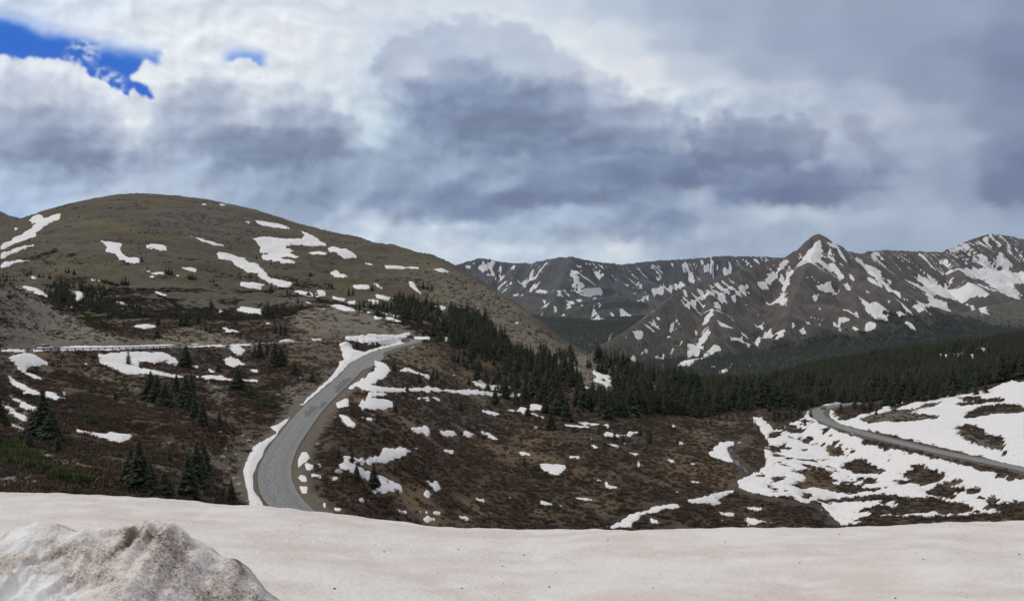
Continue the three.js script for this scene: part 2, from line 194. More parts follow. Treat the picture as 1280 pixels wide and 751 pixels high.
// thin-plate surface through the control points, in (column, log distance)
const SU = 1 / 190, SD = 1.7;
const tps = (() => {
  const n = PTS.length, X = PTS.map(p => p[0] * SU), Y = PTS.map(p => Math.log(p[2]) * SD), m = n + 3, A = [];
  const phi = r2 => r2 < 1e-12 ? 0 : 0.5 * r2 * Math.log(r2);
  for (let i = 0; i < n; i++) { const row = new Float64Array(m + 1); for (let j = 0; j < n; j++) row[j] = phi((X[i] - X[j]) ** 2 + (Y[i] - Y[j]) ** 2); row[i] += 0.0008; row[n] = 1; row[n + 1] = X[i]; row[n + 2] = Y[i]; row[m] = PTS[i][1]; A.push(row); }
  for (let k = 0; k < 3; k++) { const row = new Float64Array(m + 1); for (let j = 0; j < n; j++) row[j] = k === 0 ? 1 : k === 1 ? X[j] : Y[j]; A.push(row); }
  for (let c = 0; c < m; c++) { let p = c; for (let r = c + 1; r < m; r++) if (Math.abs(A[r][c]) > Math.abs(A[p][c])) p = r; [A[c], A[p]] = [A[p], A[c]]; for (let r = c + 1; r < m; r++) { const f = A[r][c] / A[c][c]; if (f) for (let q = c; q <= m; q++) A[r][q] -= f * A[c][q]; } }
  const w = new Float64Array(m); for (let c = m - 1; c >= 0; c--) { let s = A[c][m]; for (let q = c + 1; q < m; q++) s -= A[c][q] * w[q]; w[c] = s / A[c][c]; }
  return (u, d) => { const x = u * SU, y = Math.log(d) * SD; let s = w[n] + w[n + 1] * x + w[n + 2] * y; for (let j = 0; j < n; j++) { const a = x - X[j], b = y - Y[j], r2 = a * a + b * b; if (r2 > 1e-12) s += w[j] * 0.5 * r2 * Math.log(r2); } return s; };
})();

// a fan-shaped sheet of ground: columns of equal bearing, rows of growing distance
const ramp = (a, b, n) => Array.from({ length: n }, (_, i) => a + (b - a) * i / n);
const logramp = (a, b, n) => Array.from({ length: n }, (_, i) => a * Math.pow(b / a, i / n));
class Sheet {
  constructor(us, ds) { this.us = us; this.ds = ds; this.nu = us.length; this.nd = ds.length; this.y = new Float32Array(this.nu * this.nd); this.lu = this.table(us, -900, 2100, 1); this.ld = this.table(ds.map(Math.log), Math.log(ds[0]), Math.log(ds[ds.length - 1]), 0.0005); }
  table(a, lo, hi, step) { const n = Math.ceil((hi - lo) / step) + 1, t = new Float32Array(n); let k = 0; for (let i = 0; i < n; i++) { const x = lo + i * step; while (k < a.length - 2 && a[k + 1] < x) k++; t[i] = clamp(k + (x - a[k]) / (a[k + 1] - a[k]), 0, a.length - 1.001); } return { t, lo, step }; }
  iu(u) { const q = this.lu, k = clamp((u - q.lo) / q.step, 0, q.t.length - 1); const i = Math.floor(k), f = k - i; return f && i + 1 < q.t.length ? mix(q.t[i], q.t[i + 1], f) : q.t[i]; }
  id(d) { const q = this.ld, k = clamp((Math.log(d) - q.lo) / q.step, 0, q.t.length - 1); const i = Math.floor(k), f = k - i; return f && i + 1 < q.t.length ? mix(q.t[i], q.t[i + 1], f) : q.t[i]; }
  h(x, z) { const d = Math.max(-z, this.ds[0]), a = this.iu(CU + F * x / d), b = this.id(d), i = Math.floor(a), j = Math.floor(b), fa = a - i, fb = b - j, y = this.y, n = this.nd, o = i * n + j; return (y[o] * (1 - fb) + y[o + 1] * fb) * (1 - fa) + (y[o + n] * (1 - fb) + y[o + n + 1] * fb) * fa; }
  hit(u, v, from = 0) {        // where the line of sight through that pixel first meets the ground
    const a = this.iu(u), i = Math.floor(a), f = a - i, n = this.nd, o = i * n; let pv = 1e9, pd = 0;
    for (let j = from; j < n; j++) { const d = this.ds[j], g = CV - F * (this.y[o + j] * (1 - f) + this.y[o + n + j] * f) / d; if (g <= v) { const t = pv > 1e8 ? 1 : (pv - v) / (pv - g), e = pv > 1e8 ? d : mix(pd, d, t); return new THREE.Vector3((u - CU) / F * e, (CV - v) / F * e, -e); } pv = g; pd = d; }
    return null;
  }
  X(i, j) { return (this.us[i] - CU) / F * this.ds[j]; }
}
const near = new Sheet([...ramp(-900, -120, 40), ...ramp(-100, 1380, 880), ...ramp(1400, 2100, 36), 2100], [...logramp(3, 70, 40), ...logramp(70, 1450, 590), ...logramp(1450, 2600, 34), 2600]);
{
  const N = near; const gx = new Float32Array(1);
  for (let i = 0; i < N.nu; i++) for (let j = 0; j < N.nd; j++) {
    const u = N.us[i], d = N.ds[j], x = (u - CU) / F * d, z = -d; let y = (CV - tps(u, d)) / F * d;
    const nr = d > 60 && d < 520 ? nearRoad(x, z) : [99, 0]; const calm = sstep(5, 16, nr[0]);
    const hillw = sstep(420, 700, d) * sstep(900, 700, u), shrub = sstep(70, 120, d) * (1 - hillw);
    const fold = 1 - Math.abs(noise(x / 130 + 3 + noise(x / 300, z / 300), z / 260)) * 2.6;
    y += calm * (hillw * (fbm(x / 150, z / 110, 5, 0.56) * mix(21, 9, sstep(820, 1050, d)) + fold * 6 * sstep(520, 800, d) * sstep(1200, 950, d) + fbm(x / 22, z / 22, 4, 0.6) * 3.4) + shrub * (fbm(x / 26, z / 26, 4) * 2.6 * sstep(90, 240, d) + fbm(x / 6, z / 6, 3) * 0.55) * (d > 600 ? 1.6 : 1));
    if (nr[0] < 22) { const w = sstep(17, 5.2, nr[0]); y = mix(y, nr[1] - 0.14, w); }
    N.y[i * N.nd + j] = y;
  }
}
console.log('near land done');

// ------------------------------------------------------------------ far land: ridges that fall away with gullied sides
const W3 = ([u, v, d]) => [(u - CU) / F * d, (CV - v) / F * d, -d];
const RIDGES = [
  { id: 1, s: 0.60, lam: 150, amp: 58, p: [[742, 436, 3420], [762, 424, 3500], [788, 408, 3600], [818, 388, 3750], [841, 368, 3850], [882, 350, 4050], [920, 339, 4250], [960, 326, 4400], [985, 318, 4450], [1008, 305, 4480], [1018, 297, 4495], [1025, 290, 4500], [1032, 296, 4515], [1043, 303, 4540], [1056, 310, 4580], [1075, 317, 4650], [1090, 313, 4900], [1110, 311.5, 5200], [1140, 313, 5400], [1180, 314, 5600], [1200, 305, 5800], [1215, 298, 5950], [1235, 291.5, 6000], [1258, 293, 6050], [1280, 297, 6100], [1340, 310, 6300], [1450, 330, 6500], [1600, 320, 6500], [1900, 330, 6500]].map(W3) },
  { id: 1, s: 0.62, lam: 120, amp: 40, p: [[1025, 297, 4480], [1012, 322, 4300], [1000, 350, 4130], [985, 392, 3880], [975, 430, 3680]].map(W3) },
  { id: 1, s: 0.66, lam: 120, amp: 36, p: [[1075, 318, 4620], [1095, 345, 4420], [1110, 372, 4230], [1120, 398, 4050]].map(W3) },
  { id: 1, s: 0.66, lam: 120, amp: 36, p: [[882, 352, 4020], [890, 382, 3820], [892, 415, 3640]].map(W3) },
  { id: 1, s: 0.5, lam: 140, amp: 30, p: [[1180, 316, 5560], [1200, 338, 5250], [1215, 356, 4980]].map(W3) },
  { id: 1, s: 0.28, lam: 200, amp: 16, p: [[940, 462, 3250], [1000, 446, 3420], [1100, 420, 3750], [1180, 396, 4200], [1280, 372, 4650], [1400, 350, 4800], [1700, 340, 4800]].map(W3) },
  { id: 2, s: 0.55, lam: 230, amp: 84, p: [[380, 348, 7000], [540, 338, 7200], [575, 329, 7400], [600, 321, 7500], [640, 328, 7500], [665, 328, 7400], [690, 322, 7200], [715, 319.5, 7000], [740, 325, 7100], [775, 330, 7500], [820, 325, 8000], [870, 322, 8200], [905, 319, 8300], [960, 320, 8500], [1020, 325, 8800], [1150, 330, 9000]].map(W3) },
  { id: 2, s: 0.6, lam: 180, amp: 50, p: [[715, 321, 6980], [705, 345, 6700], [690, 375, 6350]].map(W3) },
  { id: 2, s: 0.6, lam: 180, amp: 50, p: [[640, 330, 7480], [640, 352, 7100], [630, 380, 6700]].map(W3) },
  { id: 2, s: 0.55, lam: 180, amp: 50, p: [[775, 331, 7480], [770, 355, 7000], [768, 380, 6600]].map(W3) },
  { id: 3, s: 0.45, lam: 180, amp: 25, p: [[-300, 250, 2650], [-60, 252, 2620], [0, 262, 2560], [22, 271, 2530], [60, 292, 2500]].map(W3) },
];
for (const r of RIDGES) { let L = 0; r.t = [0]; for (let i = 1; i < r.p.length; i++) r.t.push(L += Math.hypot(r.p[i][0] - r.p[i - 1][0], r.p[i][2] - r.p[i - 1][2])); }
function farHeight(x, z) {
  const d = -z; let base = interp([2300, 2700, 4000, 5200, 6500, 8000, 11000], [-300, -285, -246, -190, -128, -60, 20], d) + fbm(x / 500, z / 500, 3) * 30 + 0.05 * Math.abs(x - d * 0.09), id = 0, gul = 0, ft = 0, fd = 0;
  const wx = x + fbm(x / 260, z / 260, 3) * 26, wz = z + fbm(x / 260 + 30, z / 260, 3) * 60;
  let best = base; const rough = fbm(x / 60, z / 60, 4, 0.6) * 16;
  for (let k = 0; k < RIDGES.length; k++) {
    const r = RIDGES[k];
    for (let i = 1; i < r.p.length; i++) {
      const a = r.p[i - 1], b = r.p[i], ex = b[0] - a[0], ez = b[2] - a[2], t0 = ((wx - a[0]) * ex + (wz - a[2]) * ez) / (ex * ex + ez * ez), t = clamp(t0), dx = wx - a[0] - ex * t, dz = wz - a[2] - ez * t, dist = Math.sqrt(dx * dx + dz * dz), by = mix(a[1], b[1], t), fall = r.s * dist * (1 - 0.10 * sstep(300, 1100, dist));
      if (by - fall < best - 70) continue;
      const bt = mix(r.t[i - 1], r.t[i], t) + (t0 - t) * Math.sqrt(ex * ex + ez * ez) * 0.6, on = sstep(0, 260, dist), tt = bt / r.lam + noise(bt / 400, dist / 500) * 0.8 + k * 7.7;
      const g1 = 1 - Math.abs(noise(tt, dist / (r.lam * 5))) * 2.8, g2 = 1 - Math.abs(noise(tt * 2.7 + 9, dist / (r.lam * 2.5))) * 2.6, g3 = noise(tt * 7, dist / (r.lam * 0.9));
      const g = g1 * 0.55 + g2 * 0.34 + g3 * 0.26, y = by - fall - r.amp * on * (0.45 + g) * 1.45 * sstep(1500, 700, dist) + rough * sstep(0, 60, dist) + fbm(bt / 90, k + dist / 150, 4, 0.6) * 22 - 4;
      if (y > best) { best = y; id = r.id; gul = g; ft = tt; fd = dist / r.lam; }
    }
  }
  return [best, id, gul, base, ft, fd];
}
const far = new Sheet([...ramp(-900, -60, 30), ...ramp(-60, 80, 46), ...ramp(80, 560, 30), ...ramp(560, 1330, 480), ...ramp(1330, 2100, 30), 2100], [...logramp(2300, 3200, 90), ...logramp(3200, 6400, 300), ...logramp(6400, 9000, 120), ...logramp(9000, 11000, 16), 11000]);
far.kind = new Uint8Array(far.nu * far.nd); far.gul = new Float32Array(far.nu * far.nd); far.rise = new Float32Array(far.nu * far.nd); far.ft = new Float32Array(far.nu * far.nd); far.fd = new Float32Array(far.nu * far.nd);
for (let i = 0; i < far.nu; i++) for (let j = 0; j < far.nd; j++) { const o = i * far.nd + j, r = farHeight(far.X(i, j), -far.ds[j]); far.y[o] = r[0]; far.kind[o] = r[1]; far.gul[o] = r[2]; far.rise[o] = r[0] - r[3]; far.ft[o] = r[4]; far.fd[o] = r[5]; }
console.log('far land done');

// ------------------------------------------------------------------ outlines read off the photograph, laid onto the land
// Z(k, list): an outline read in one of the enlarged views of the photograph (origin u, v and scale)
const VIEW = [null, [0, 230, 3.756], [300, 230, 3.756], [560, 270, 3.414], [900, 270, 3.368], [0, 420, 3.4125], [280, 400, 2.8875], [580, 420, 3.129], [880, 440, 3.2]];
const Z = (k, L) => L.map((c, i) => VIEW[k][i & 1] + c / VIEW[k][2]);
function onLand(sheet, px) {      // pixel outline -> ground outline in metres [x, z, ...]
  let pts = []; for (let i = 0; i < px.length; i += 2) { const h = sheet.hit(px[i], px[i + 1]); if (h) pts.push([h.x, -h.z, px[i]]); }
  if (pts.length < 3) return null;
  const n = pts.length; pts = pts.map(([x, d], i) => { const a = pts[(i + n - 1) % n][1], b = pts[(i + 1) % n][1], lo = Math.min(a, b) / 1.3, hi = Math.max(a, b) * 1.3, e = clamp(d, lo, hi); return [x / d * e, e]; });
  if (sheet === far) { const ds = pts.map(p => p[1]).sort((a, b) => a - b), m = ds[ds.length >> 1]; pts = pts.map(([x, d]) => { const e = clamp(d, m * 0.9, m * 1.12); return [x / d * e, e]; }); }
  const P = []; let u0 = 1e9, u1 = -1e9, d0 = 1e9, d1 = -1e9; for (const [x, d] of pts) { P.push(x, d); const u = CU + F * x / d; u0 = Math.min(u0, u); u1 = Math.max(u1, u); d0 = Math.min(d0, d); d1 = Math.max(d1, d); }
  return { P, u0, u1, d0, d1 };
}
function overLand(sheet, px, pad, fn) {
  const q = onLand(sheet, px); if (!q) return;
  const i0 = Math.floor(sheet.iu(q.u0 - pad)), i1 = Math.ceil(sheet.iu(q.u1 + pad)), j0 = Math.floor(sheet.id(q.d0 * (1 - pad / 400))), j1 = Math.ceil(sheet.id(q.d1 * (1 + pad / 400)));
  for (let i = i0; i <= i1 && i < sheet.nu; i++) for (let j = j0; j <= j1 && j < sheet.nd; j++) { const d = sheet.ds[j], x = sheet.X(i, j); fn(i * sheet.nd + j, polySD(q.P, x, d), x, d); }
}

// ---- colours of the near ground
const nearCol = new Float32Array(near.nu * near.nd * 3), shrubMask = new Float32Array(near.nu * near.nd), rockMask = new Float32Array(near.nu * near.nd);
const C = { dirt: [0.050, 0.033, 0.022], dirt2: [0.080, 0.056, 0.033], ochre: [0.150, 0.102, 0.048], olive: [0.080, 0.067, 0.031], hillbrown: [0.072, 0.054, 0.034], hillgrey: [0.086, 0.077, 0.059], dark: [0.046, 0.040, 0.034], scree: [0.185, 0.170, 0.145], tan: [0.200, 0.165, 0.122], floor: [0.030, 0.027, 0.020], gravel: [0.150, 0.135, 0.115], straw: [0.165, 0.130, 0.070] };
for (let i = 0; i < near.nu; i++) for (let j = 0; j < near.nd; j++) {
  const o = i * near.nd + j, u = near.us[i], d = near.ds[j], x = near.X(i, j), z = -d; let c;
  const hillw = clamp(sstep(400, 560, d + fbm(x / 40, z / 40, 3) * 90) * sstep(860, 700, u));
  const n1 = fbm(x / 30, z / 30, 4), n2 = fbm(x / 8 + 9, z / 8, 4), n3 = fbm(x / 90 + 4, z / 90, 3);
  const low = mix3(mix3(C.dirt, C.dirt2, sstep(-0.15, 0.35, n2)), C.ochre, 0.85 * sstep(0.12, 0.38, n1 + n3 * 0.5 + n2 * 0.35));
  let hl = mix3(C.olive, C.hillbrown, sstep(-0.2, 0.25, n3 + n2 * 0.3)); hl = mix3(hl, C.hillgrey, sstep(0.02, 0.3, fbm(x / 120 + 30, z / 60, 4) + 0.2 * n2)); hl = mix3(hl, [0.108, 0.090, 0.042], sstep(0.15, 0.4, fbm(x / 100, z / 35 + 60, 3)) * 0.7);
  { const g = 1 + 0.75 * fbm(x / 11 + 7, z / 15, 4, 0.7); hl = hl.map(v => v * g); hl = mix3(hl, [0.055, 0.047, 0.032], 0.7 * sstep(0.14, 0.4, fbm(x / 70 + 90, z / 45, 4, 0.6))); }
  c = mix3(low, hl, hillw);
  const forest = sstep(455, 500, d) * sstep(760, 860, u); c = mix3(c, C.floor, forest);
  nearCol[o * 3] = c[0]; nearCol[o * 3 + 1] = c[1]; nearCol[o * 3 + 2] = c[2];
  const patch = fbm(x / 14 + 50, z / 14, 3);
  shrubMask[o] = (1 - hillw) * (1 - forest) * (0.95 - 0.75 * sstep(0.08, 0.3, n1 + n3 * 0.4)) * sstep(-0.42, 0.0, patch) + hillw * sstep(900, 640, d) * sstep(0.08, 0.2, fbm(x / 55 + 11, z / 55, 4)) * 0.85;
}
function tint(px, col, amount, edge, shrubs, rocks) {
  overLand(near, Array.isArray(px[0]) ? Z(...px) : px, 12, (o, s, x, d) => {
    const n = fbm(x / (edge * 2.2), d / (edge * 2.2), 4), a = sstep(-edge, edge, s + n * edge * 2.4) * amount * (0.86 + 0.28 * noise(x / 5, d / 5)); if (a <= 0) return;
    const w = 1 + 0.35 * fbm(x / 7 + 3, d / 7, 3); for (let k = 0; k < 3; k++) nearCol[o * 3 + k] = mix(nearCol[o * 3 + k], col[k] * w, clamp(a));
    if (shrubs !== undefined) shrubMask[o] = mix(shrubMask[o], shrubs, clamp(a)); if (rocks) rockMask[o] = Math.max(rockMask[o], rocks * a);
  });
}
const tz = (k, L, ...r) => tint(Z(k, L), ...r);
tz(1, [640, 190, 800, 120, 1000, 120, 1202, 170, 1202, 300, 1080, 300, 950, 270, 800, 240], [0.092, 0.083, 0.068], 0.75, 18, 0.02, 0.5);
tz(1, [360, 150, 500, 170, 640, 205, 620, 225, 450, 205, 340, 180], [0.118, 0.100, 0.038], 0.75, 12);
tz(1, [180, 245, 340, 240, 440, 290, 420, 330, 300, 330, 200, 300], [0.105, 0.096, 0.070], 0.6, 14, 0.03, 0.3);
tz(1, [120, 370, 300, 335, 520, 370, 590, 430, 400, 440, 200, 400], [0.098, 0.086, 0.048], 0.7, 10, 0.06);
tz(1, [280, 100, 560, 110, 700, 190, 560, 190, 360, 140], [0.062, 0.051, 0.034], 0.6, 14);
tz(2, [0, 170, 200, 220, 330, 250, 420, 300, 300, 330, 60, 300, 0, 240], [0.060, 0.050, 0.035], 0.55, 16);
tz(2, [0, 400, 100, 420, 200, 480, 120, 500, 0, 470], [0.098, 0.086, 0.042], 0.6, 10, 0.05);
tz(2, [480, 270, 700, 340, 820, 390, 700, 385, 560, 340], [0.098, 0.085, 0.048], 0.6, 12, 0.03, 0.3);
tz(1, [0, 452, 100, 480, 200, 540, 300, 605, 400, 665, 520, 700, 650, 740, 600, 780, 0, 780], C.scree, 0.95, 6, 0.02, 1);
tz(1, [0, 690, 120, 690, 240, 720, 200, 775, 0, 775], [0.10, 0.092, 0.085], 0.9, 4, 0, 0.2);
tz(1, [100, 700, 330, 730, 560, 735, 540, 765, 200, 765], [0.15, 0.115, 0.085], 0.8, 4, 0.0, 0.4);
tz(1, [640, 740, 780, 700, 860, 670, 960, 690, 1180, 740, 1180, 770, 640, 775], C.tan, 0.9, 5, 0.03, 0.5);
tz(2, [300, 590, 440, 575, 560, 600, 700, 640, 800, 680, 850, 715, 600, 708, 480, 728, 280, 735, 220, 640], C.tan, 0.95, 6, 0.02, 0.35);
tz(2, [420, 590, 560, 630, 700, 690, 500, 715, 400, 690], [0.155, 0.138, 0.115], 0.9, 5, 0, 0.35);
tint([560, 350, 600, 352, 735, 446, 800, 474, 740, 470, 690, 448, 640, 424, 600, 404, 540, 372], [0.185, 0.160, 0.120], 0.9, 16, 0.05, 0.8);
tint([500, 318, 580, 345, 660, 395, 720, 440, 690, 448, 620, 405, 560, 378, 520, 372], [0.150, 0.128, 0.085], 0.7, 30, 0.05, 0.4);
tz(7, [330, 70, 420, 90, 500, 130, 620, 165, 740, 190, 760, 240, 620, 240, 520, 220, 450, 180, 380, 120], [0.175, 0.150, 0.112], 0.9, 6, 0.06, 0.8);
tz(5, [400, 130, 480, 160, 560, 200, 600, 250, 520, 250, 440, 200, 380, 170], [0.150, 0.122, 0.085], 0.85, 3, 0.15, 0.6);
tz(5, [880, 200, 960, 210, 1000, 290, 960, 330, 900, 290, 870, 240], [0.16, 0.142, 0.11], 0.8, 3, 0.1, 1);
tz(5, [860, 500, 920, 510, 1000, 560, 1060, 620, 1070, 700, 1000, 640, 930, 590, 880, 540], [0.155, 0.135, 0.105], 0.9, 3, 0.03, 0.8);
tz(5, [1000, 420, 1080, 400, 1085, 480, 1040, 560, 980, 520, 960, 470], [0.12, 0.088, 0.066], 0.9, 3, 0.1, 0.8);
tz(5, [0, 80, 60, 90, 30, 160, 0, 180], [0.13, 0.12, 0.1], 0.8, 3, 0.1, 0.6);
tz(5, [0, 250, 60, 250, 160, 320, 110, 400, 0, 420], [0.12, 0.105, 0.085], 0.8, 3, 0.15, 0.6);
tz(5, [0, 560, 60, 570, 130, 600, 210, 650, 100, 660, 0, 640], [0.15, 0.135, 0.115], 0.8, 2, 0.1, 1);
tz(6, [200, 90, 420, 80, 440, 130, 400, 190, 330, 250, 280, 310, 240, 330, 220, 290, 260, 240, 340, 190, 330, 130, 250, 110], [0.120, 0.088, 0.062], 0.9, 4, 0.12, 0.4);
tz(6, [200, 240, 290, 230, 300, 300, 230, 330], [0.16, 0.14, 0.11], 0.7, 4, 0.05, 0.6);
tz(6, [0, 480, 80, 430, 100, 480, 70, 560, 90, 650, 0, 620], [0.115, 0.095, 0.074], 0.9, 4, 0.08, 0.8);
tz(6, [600, 110, 720, 85, 780, 110, 790, 190, 700, 180, 620, 150, 570, 140], [0.120, 0.096, 0.048], 0.95, 4, 0.1, 0.2);
tz(6, [250, 470, 330, 380, 420, 270, 480, 210, 500, 200, 440, 280, 350, 390, 280, 480, 270, 560, 300, 640, 330, 690, 280, 660, 240, 560], [0.105, 0.088, 0.060], 0.85, 3, 0.15, 0.3);
tz(7, [380, 540, 420, 510, 490, 515, 480, 545, 420, 550], C.ochre, 0.8, 4, 0.15);
tz(7, [230, 370, 340, 375, 360, 420, 280, 440, 160, 470, 110, 450, 200, 420], C.ochre, 0.7, 6, 0.3);
tz(7, [0, 690, 120, 700, 130, 725, 0, 725], C.ochre, 0.8, 4, 0.2);
tz(7, [400, 600, 560, 590, 640, 640, 560, 690, 440, 690], C.ochre, 0.6, 6, 0.35);
tz(7, [860, 370, 980, 375, 960, 420, 900, 405], C.straw, 0.8, 4, 0.1);
tz(7, [780, 470, 900, 450, 1000, 520, 980, 570, 860, 560, 760, 520], C.ochre, 0.65, 6, 0.3);
tz(8, [0, 380, 60, 370, 110, 440, 130, 540, 60, 570, 0, 560], C.ochre, 0.55, 5, 0.5);
tz(8, [380, 470, 500, 450, 490, 500, 400, 500], C.ochre, 0.7, 4, 0.5);
tz(8, [590, 275, 850, 225, 930, 262, 720, 286], [0.13, 0.115, 0.095], 0.9, 3, 0.05, 0.8);
tz(8, [1010, 295, 1090, 335, 1160, 385, 1080, 370, 1015, 330], [0.14, 0.13, 0.115], 0.8, 3, 0.2, 0.8);
for (let i = 0; i < near.nu; i++) for (let j = 0; j < near.nd; j++) {      // gravel verges
  const d = near.ds[j]; if (d < 90 || d > 470) continue; const x = near.X(i, j), r = nearRoad(x, -d); if (r[0] > 12) continue; const o = i * near.nd + j;
  const a = sstep(6.8, 4.6, r[0] + noise(x / 4, d / 4) * 1.5); for (let k = 0; k < 3; k++) nearCol[o * 3 + k] = mix(nearCol[o * 3 + k], [0.125, 0.104, 0.078][k], a); shrubMask[o] *= sstep(5.5, 8, r[0]);
}

// ---- where snow lies, as signed distance in metres (positive = snow)
const nearSnow = new Float32Array(near.nu * near.nd).fill(-60), nearDeep = new Float32Array(near.nu * near.nd).fill(0.5);
const edgeNoise = (x, d) => { const q = d / (d > 520 ? 1000 : 240); return (fbm(x / (5 * q), d / (8 * q) + 31, 5, 0.78) * (d > 520 ? 5.4 : 3.8) + noise(x / (1.3 * q) + 5, d / (2.2 * q)) * (d > 520 ? 1.1 : 0.7) - 3.6 * sstep(0.24, 0.6, fbm(x / (7 * q) + 70, d / (12 * q), 4, 0.7)) + 0.1) * q; };
function snow(px, deep = 0.5, k = 1) { overLand(near, px, 10, (o, s, x, d) => { const f = s + edgeNoise(x, d) * k; if (f > nearSnow[o]) { nearSnow[o] = f; nearDeep[o] = deep; } }); }
const sz = (k, lists, deep, q) => lists.forEach(L => snow(Z(k, L), deep, q));
function snowRegion(k, region, holes) {
  const F0 = new Map(); overLand(near, Z(k, region), 10, (o, s, x, d) => F0.set(o, s + edgeNoise(x, d)));
  for (const H of holes) overLand(near, Z(k, H), 10, (o, s, x, d) => { if (F0.has(o)) F0.set(o, Math.min(F0.get(o), -s + 1.6 * edgeNoise(x + 99, d))); });
  if (k === 8 && region[0] === 225) for (const [o, f] of F0) { const i = Math.floor(o / near.nd), j = o - i * near.nd, d = near.ds[j], x = near.X(i, j), w = sstep(1250, 1000, near.us[i]); F0.set(o, Math.min(f, (0.12 + 0.14 * (1 - w) + 0.06 * sstep(260, 330, d) - fbm(x / 9 + 12, d / 11, 4, 0.66) + 0.35 * fbm(x / 45, d / 45, 2)) * 9)); }
  for (const [o, f] of F0) if (f > nearSnow[o]) { nearSnow[o] = f; nearDeep[o] = 0.5; }
}
sz(1, [
  [0, 290, 60, 258, 100, 235, 150, 205, 165, 185, 130, 172, 180, 142, 200, 160, 235, 150, 280, 138, 275, 165, 215, 195, 165, 228, 170, 245, 120, 262, 60, 280, 0, 308], [0, 330, 60, 305, 155, 283, 150, 292, 80, 318, 20, 345, 0, 352], [0, 378, 60, 365, 150, 340, 110, 362, 40, 385, 0, 393],
  [470, 263, 520, 272, 575, 280, 560, 310, 590, 340, 655, 350, 650, 372, 590, 372, 560, 355, 540, 330, 490, 318, 500, 295], [683, 292, 700, 282, 775, 292, 778, 310, 730, 308], [890, 243, 960, 262, 1060, 290, 1000, 288, 940, 268], [1015, 318, 1080, 328, 1140, 350, 1150, 370, 1202, 395, 1202, 422, 1150, 405, 1100, 380, 1025, 350],
  [845, 388, 890, 390, 922, 400, 915, 414, 870, 402], [675, 402, 720, 415, 770, 412, 765, 425, 720, 425], [700, 428, 725, 432, 720, 442, 703, 438], [93, 480, 150, 488, 205, 510, 215, 530, 180, 522], [295, 490, 330, 495, 345, 505, 400, 520, 390, 545, 350, 550, 335, 520],
  [425, 443, 472, 450, 470, 457, 430, 452], [725, 503, 780, 520, 770, 526, 730, 512], [530, 548, 585, 560, 578, 568, 545, 562], [622, 665, 680, 662, 740, 670, 690, 680, 630, 676], [1040, 672, 1080, 685, 1112, 695, 1060, 697], [1020, 588, 1045, 600, 1030, 604],
  [945, 93, 972, 95, 970, 99, 948, 98], [1140, 170, 1172, 180, 1160, 186], [130, 430, 175, 442, 150, 446], [820, 424, 860, 434, 830, 434], [65, 205, 78, 210, 68, 222], [1030, 94, 1060, 97, 1040, 101], [320, 570, 345, 575, 330, 590], [300, 575, 312, 580, 305, 585]], 0.9);
sz(2, [
  [65, 170, 120, 178, 225, 200, 228, 213, 150, 203, 80, 184], [50, 255, 130, 248, 220, 258, 285, 258, 305, 240, 275, 215, 330, 238, 370, 262, 415, 290, 340, 294, 240, 285, 215, 292, 160, 310, 100, 296, 80, 275], [95, 305, 150, 300, 190, 302, 240, 305, 250, 315, 230, 322, 280, 340, 260, 348, 205, 342, 180, 350, 260, 368, 250, 375, 190, 370, 150, 355, 105, 350, 100, 333, 130, 330, 150, 322, 95, 322],
  [315, 322, 360, 319, 410, 325, 400, 334, 340, 332], [412, 300, 440, 294, 480, 305, 555, 345, 520, 345, 490, 352, 460, 328, 420, 318], [-110, 318, -40, 330, 20, 345, 35, 370, 85, 385, 110, 410, 130, 435, 180, 450, 250, 465, 240, 475, 200, 485, 170, 475, 130, 462, 95, 440, 80, 420, 0, 395], [0, 460, 60, 458, 120, 475, 95, 495, 60, 490, 0, 478],
  [415, 415, 450, 403, 510, 434, 480, 442, 430, 425], [590, 368, 622, 376, 618, 384, 592, 376], [675, 383, 750, 384, 845, 393, 840, 402, 760, 398, 690, 398], [905, 403, 985, 410, 975, 420, 930, 412], [785, 455, 810, 458, 825, 480, 850, 510, 850, 522, 820, 498, 795, 475], [525, 475, 570, 470, 612, 482, 605, 492, 550, 495], [622, 465, 670, 488, 660, 492, 625, 472], [630, 520, 670, 525, 740, 540, 680, 545, 640, 535],
  [250, 503, 300, 505, 345, 525, 320, 530, 270, 515], [350, 505, 385, 500, 400, 525, 360, 530], [430, 525, 500, 540, 480, 550, 435, 540], [590, 540, 650, 545, 640, 580, 600, 585, 620, 560], [420, 570, 490, 572, 540, 590, 520, 600, 450, 585], [500, 550, 540, 545, 545, 565, 505, 570], [560, 595, 610, 600, 600, 606], [640, 600, 690, 610, 680, 618], [620, 618, 665, 630, 640, 636], [665, 622, 740, 640, 780, 655, 700, 640], [700, 612, 750, 622, 720, 624], [300, 550, 335, 560, 330, 568],
  [0, 575, 50, 580, 100, 592, 95, 612, 40, 608, 0, 600], [110, 650, 150, 655, 140, 663], [905, 570, 970, 575, 970, 592, 930, 585], [835, 540, 860, 560, 840, 555], [955, 715, 985, 722, 975, 742, 960, 735]], 0.9);
sz(2, [[500, 718, 560, 710, 620, 702, 690, 708, 750, 708, 795, 692, 802, 712, 770, 722, 700, 722, 640, 724, 560, 728, 500, 733], [810, 714, 890, 720, 880, 732, 820, 728], [180, 738, 270, 732, 270, 742, 180, 748], [340, 728, 390, 726, 380, 736, 340, 738]], 1.5, 0.6);
sz(5, [[245, 48, 330, 42, 540, 44, 740, 38, 740, 50, 620, 56, 480, 62, 250, 65], [140, 55, 190, 55, 185, 66, 140, 68], [0, 60, 100, 58, 100, 68, 0, 68], [800, 40, 900, 38, 960, 36, 960, 46, 800, 50], [975, 36, 1070, 32, 1070, 40, 975, 44]], 0.7, 0.35);
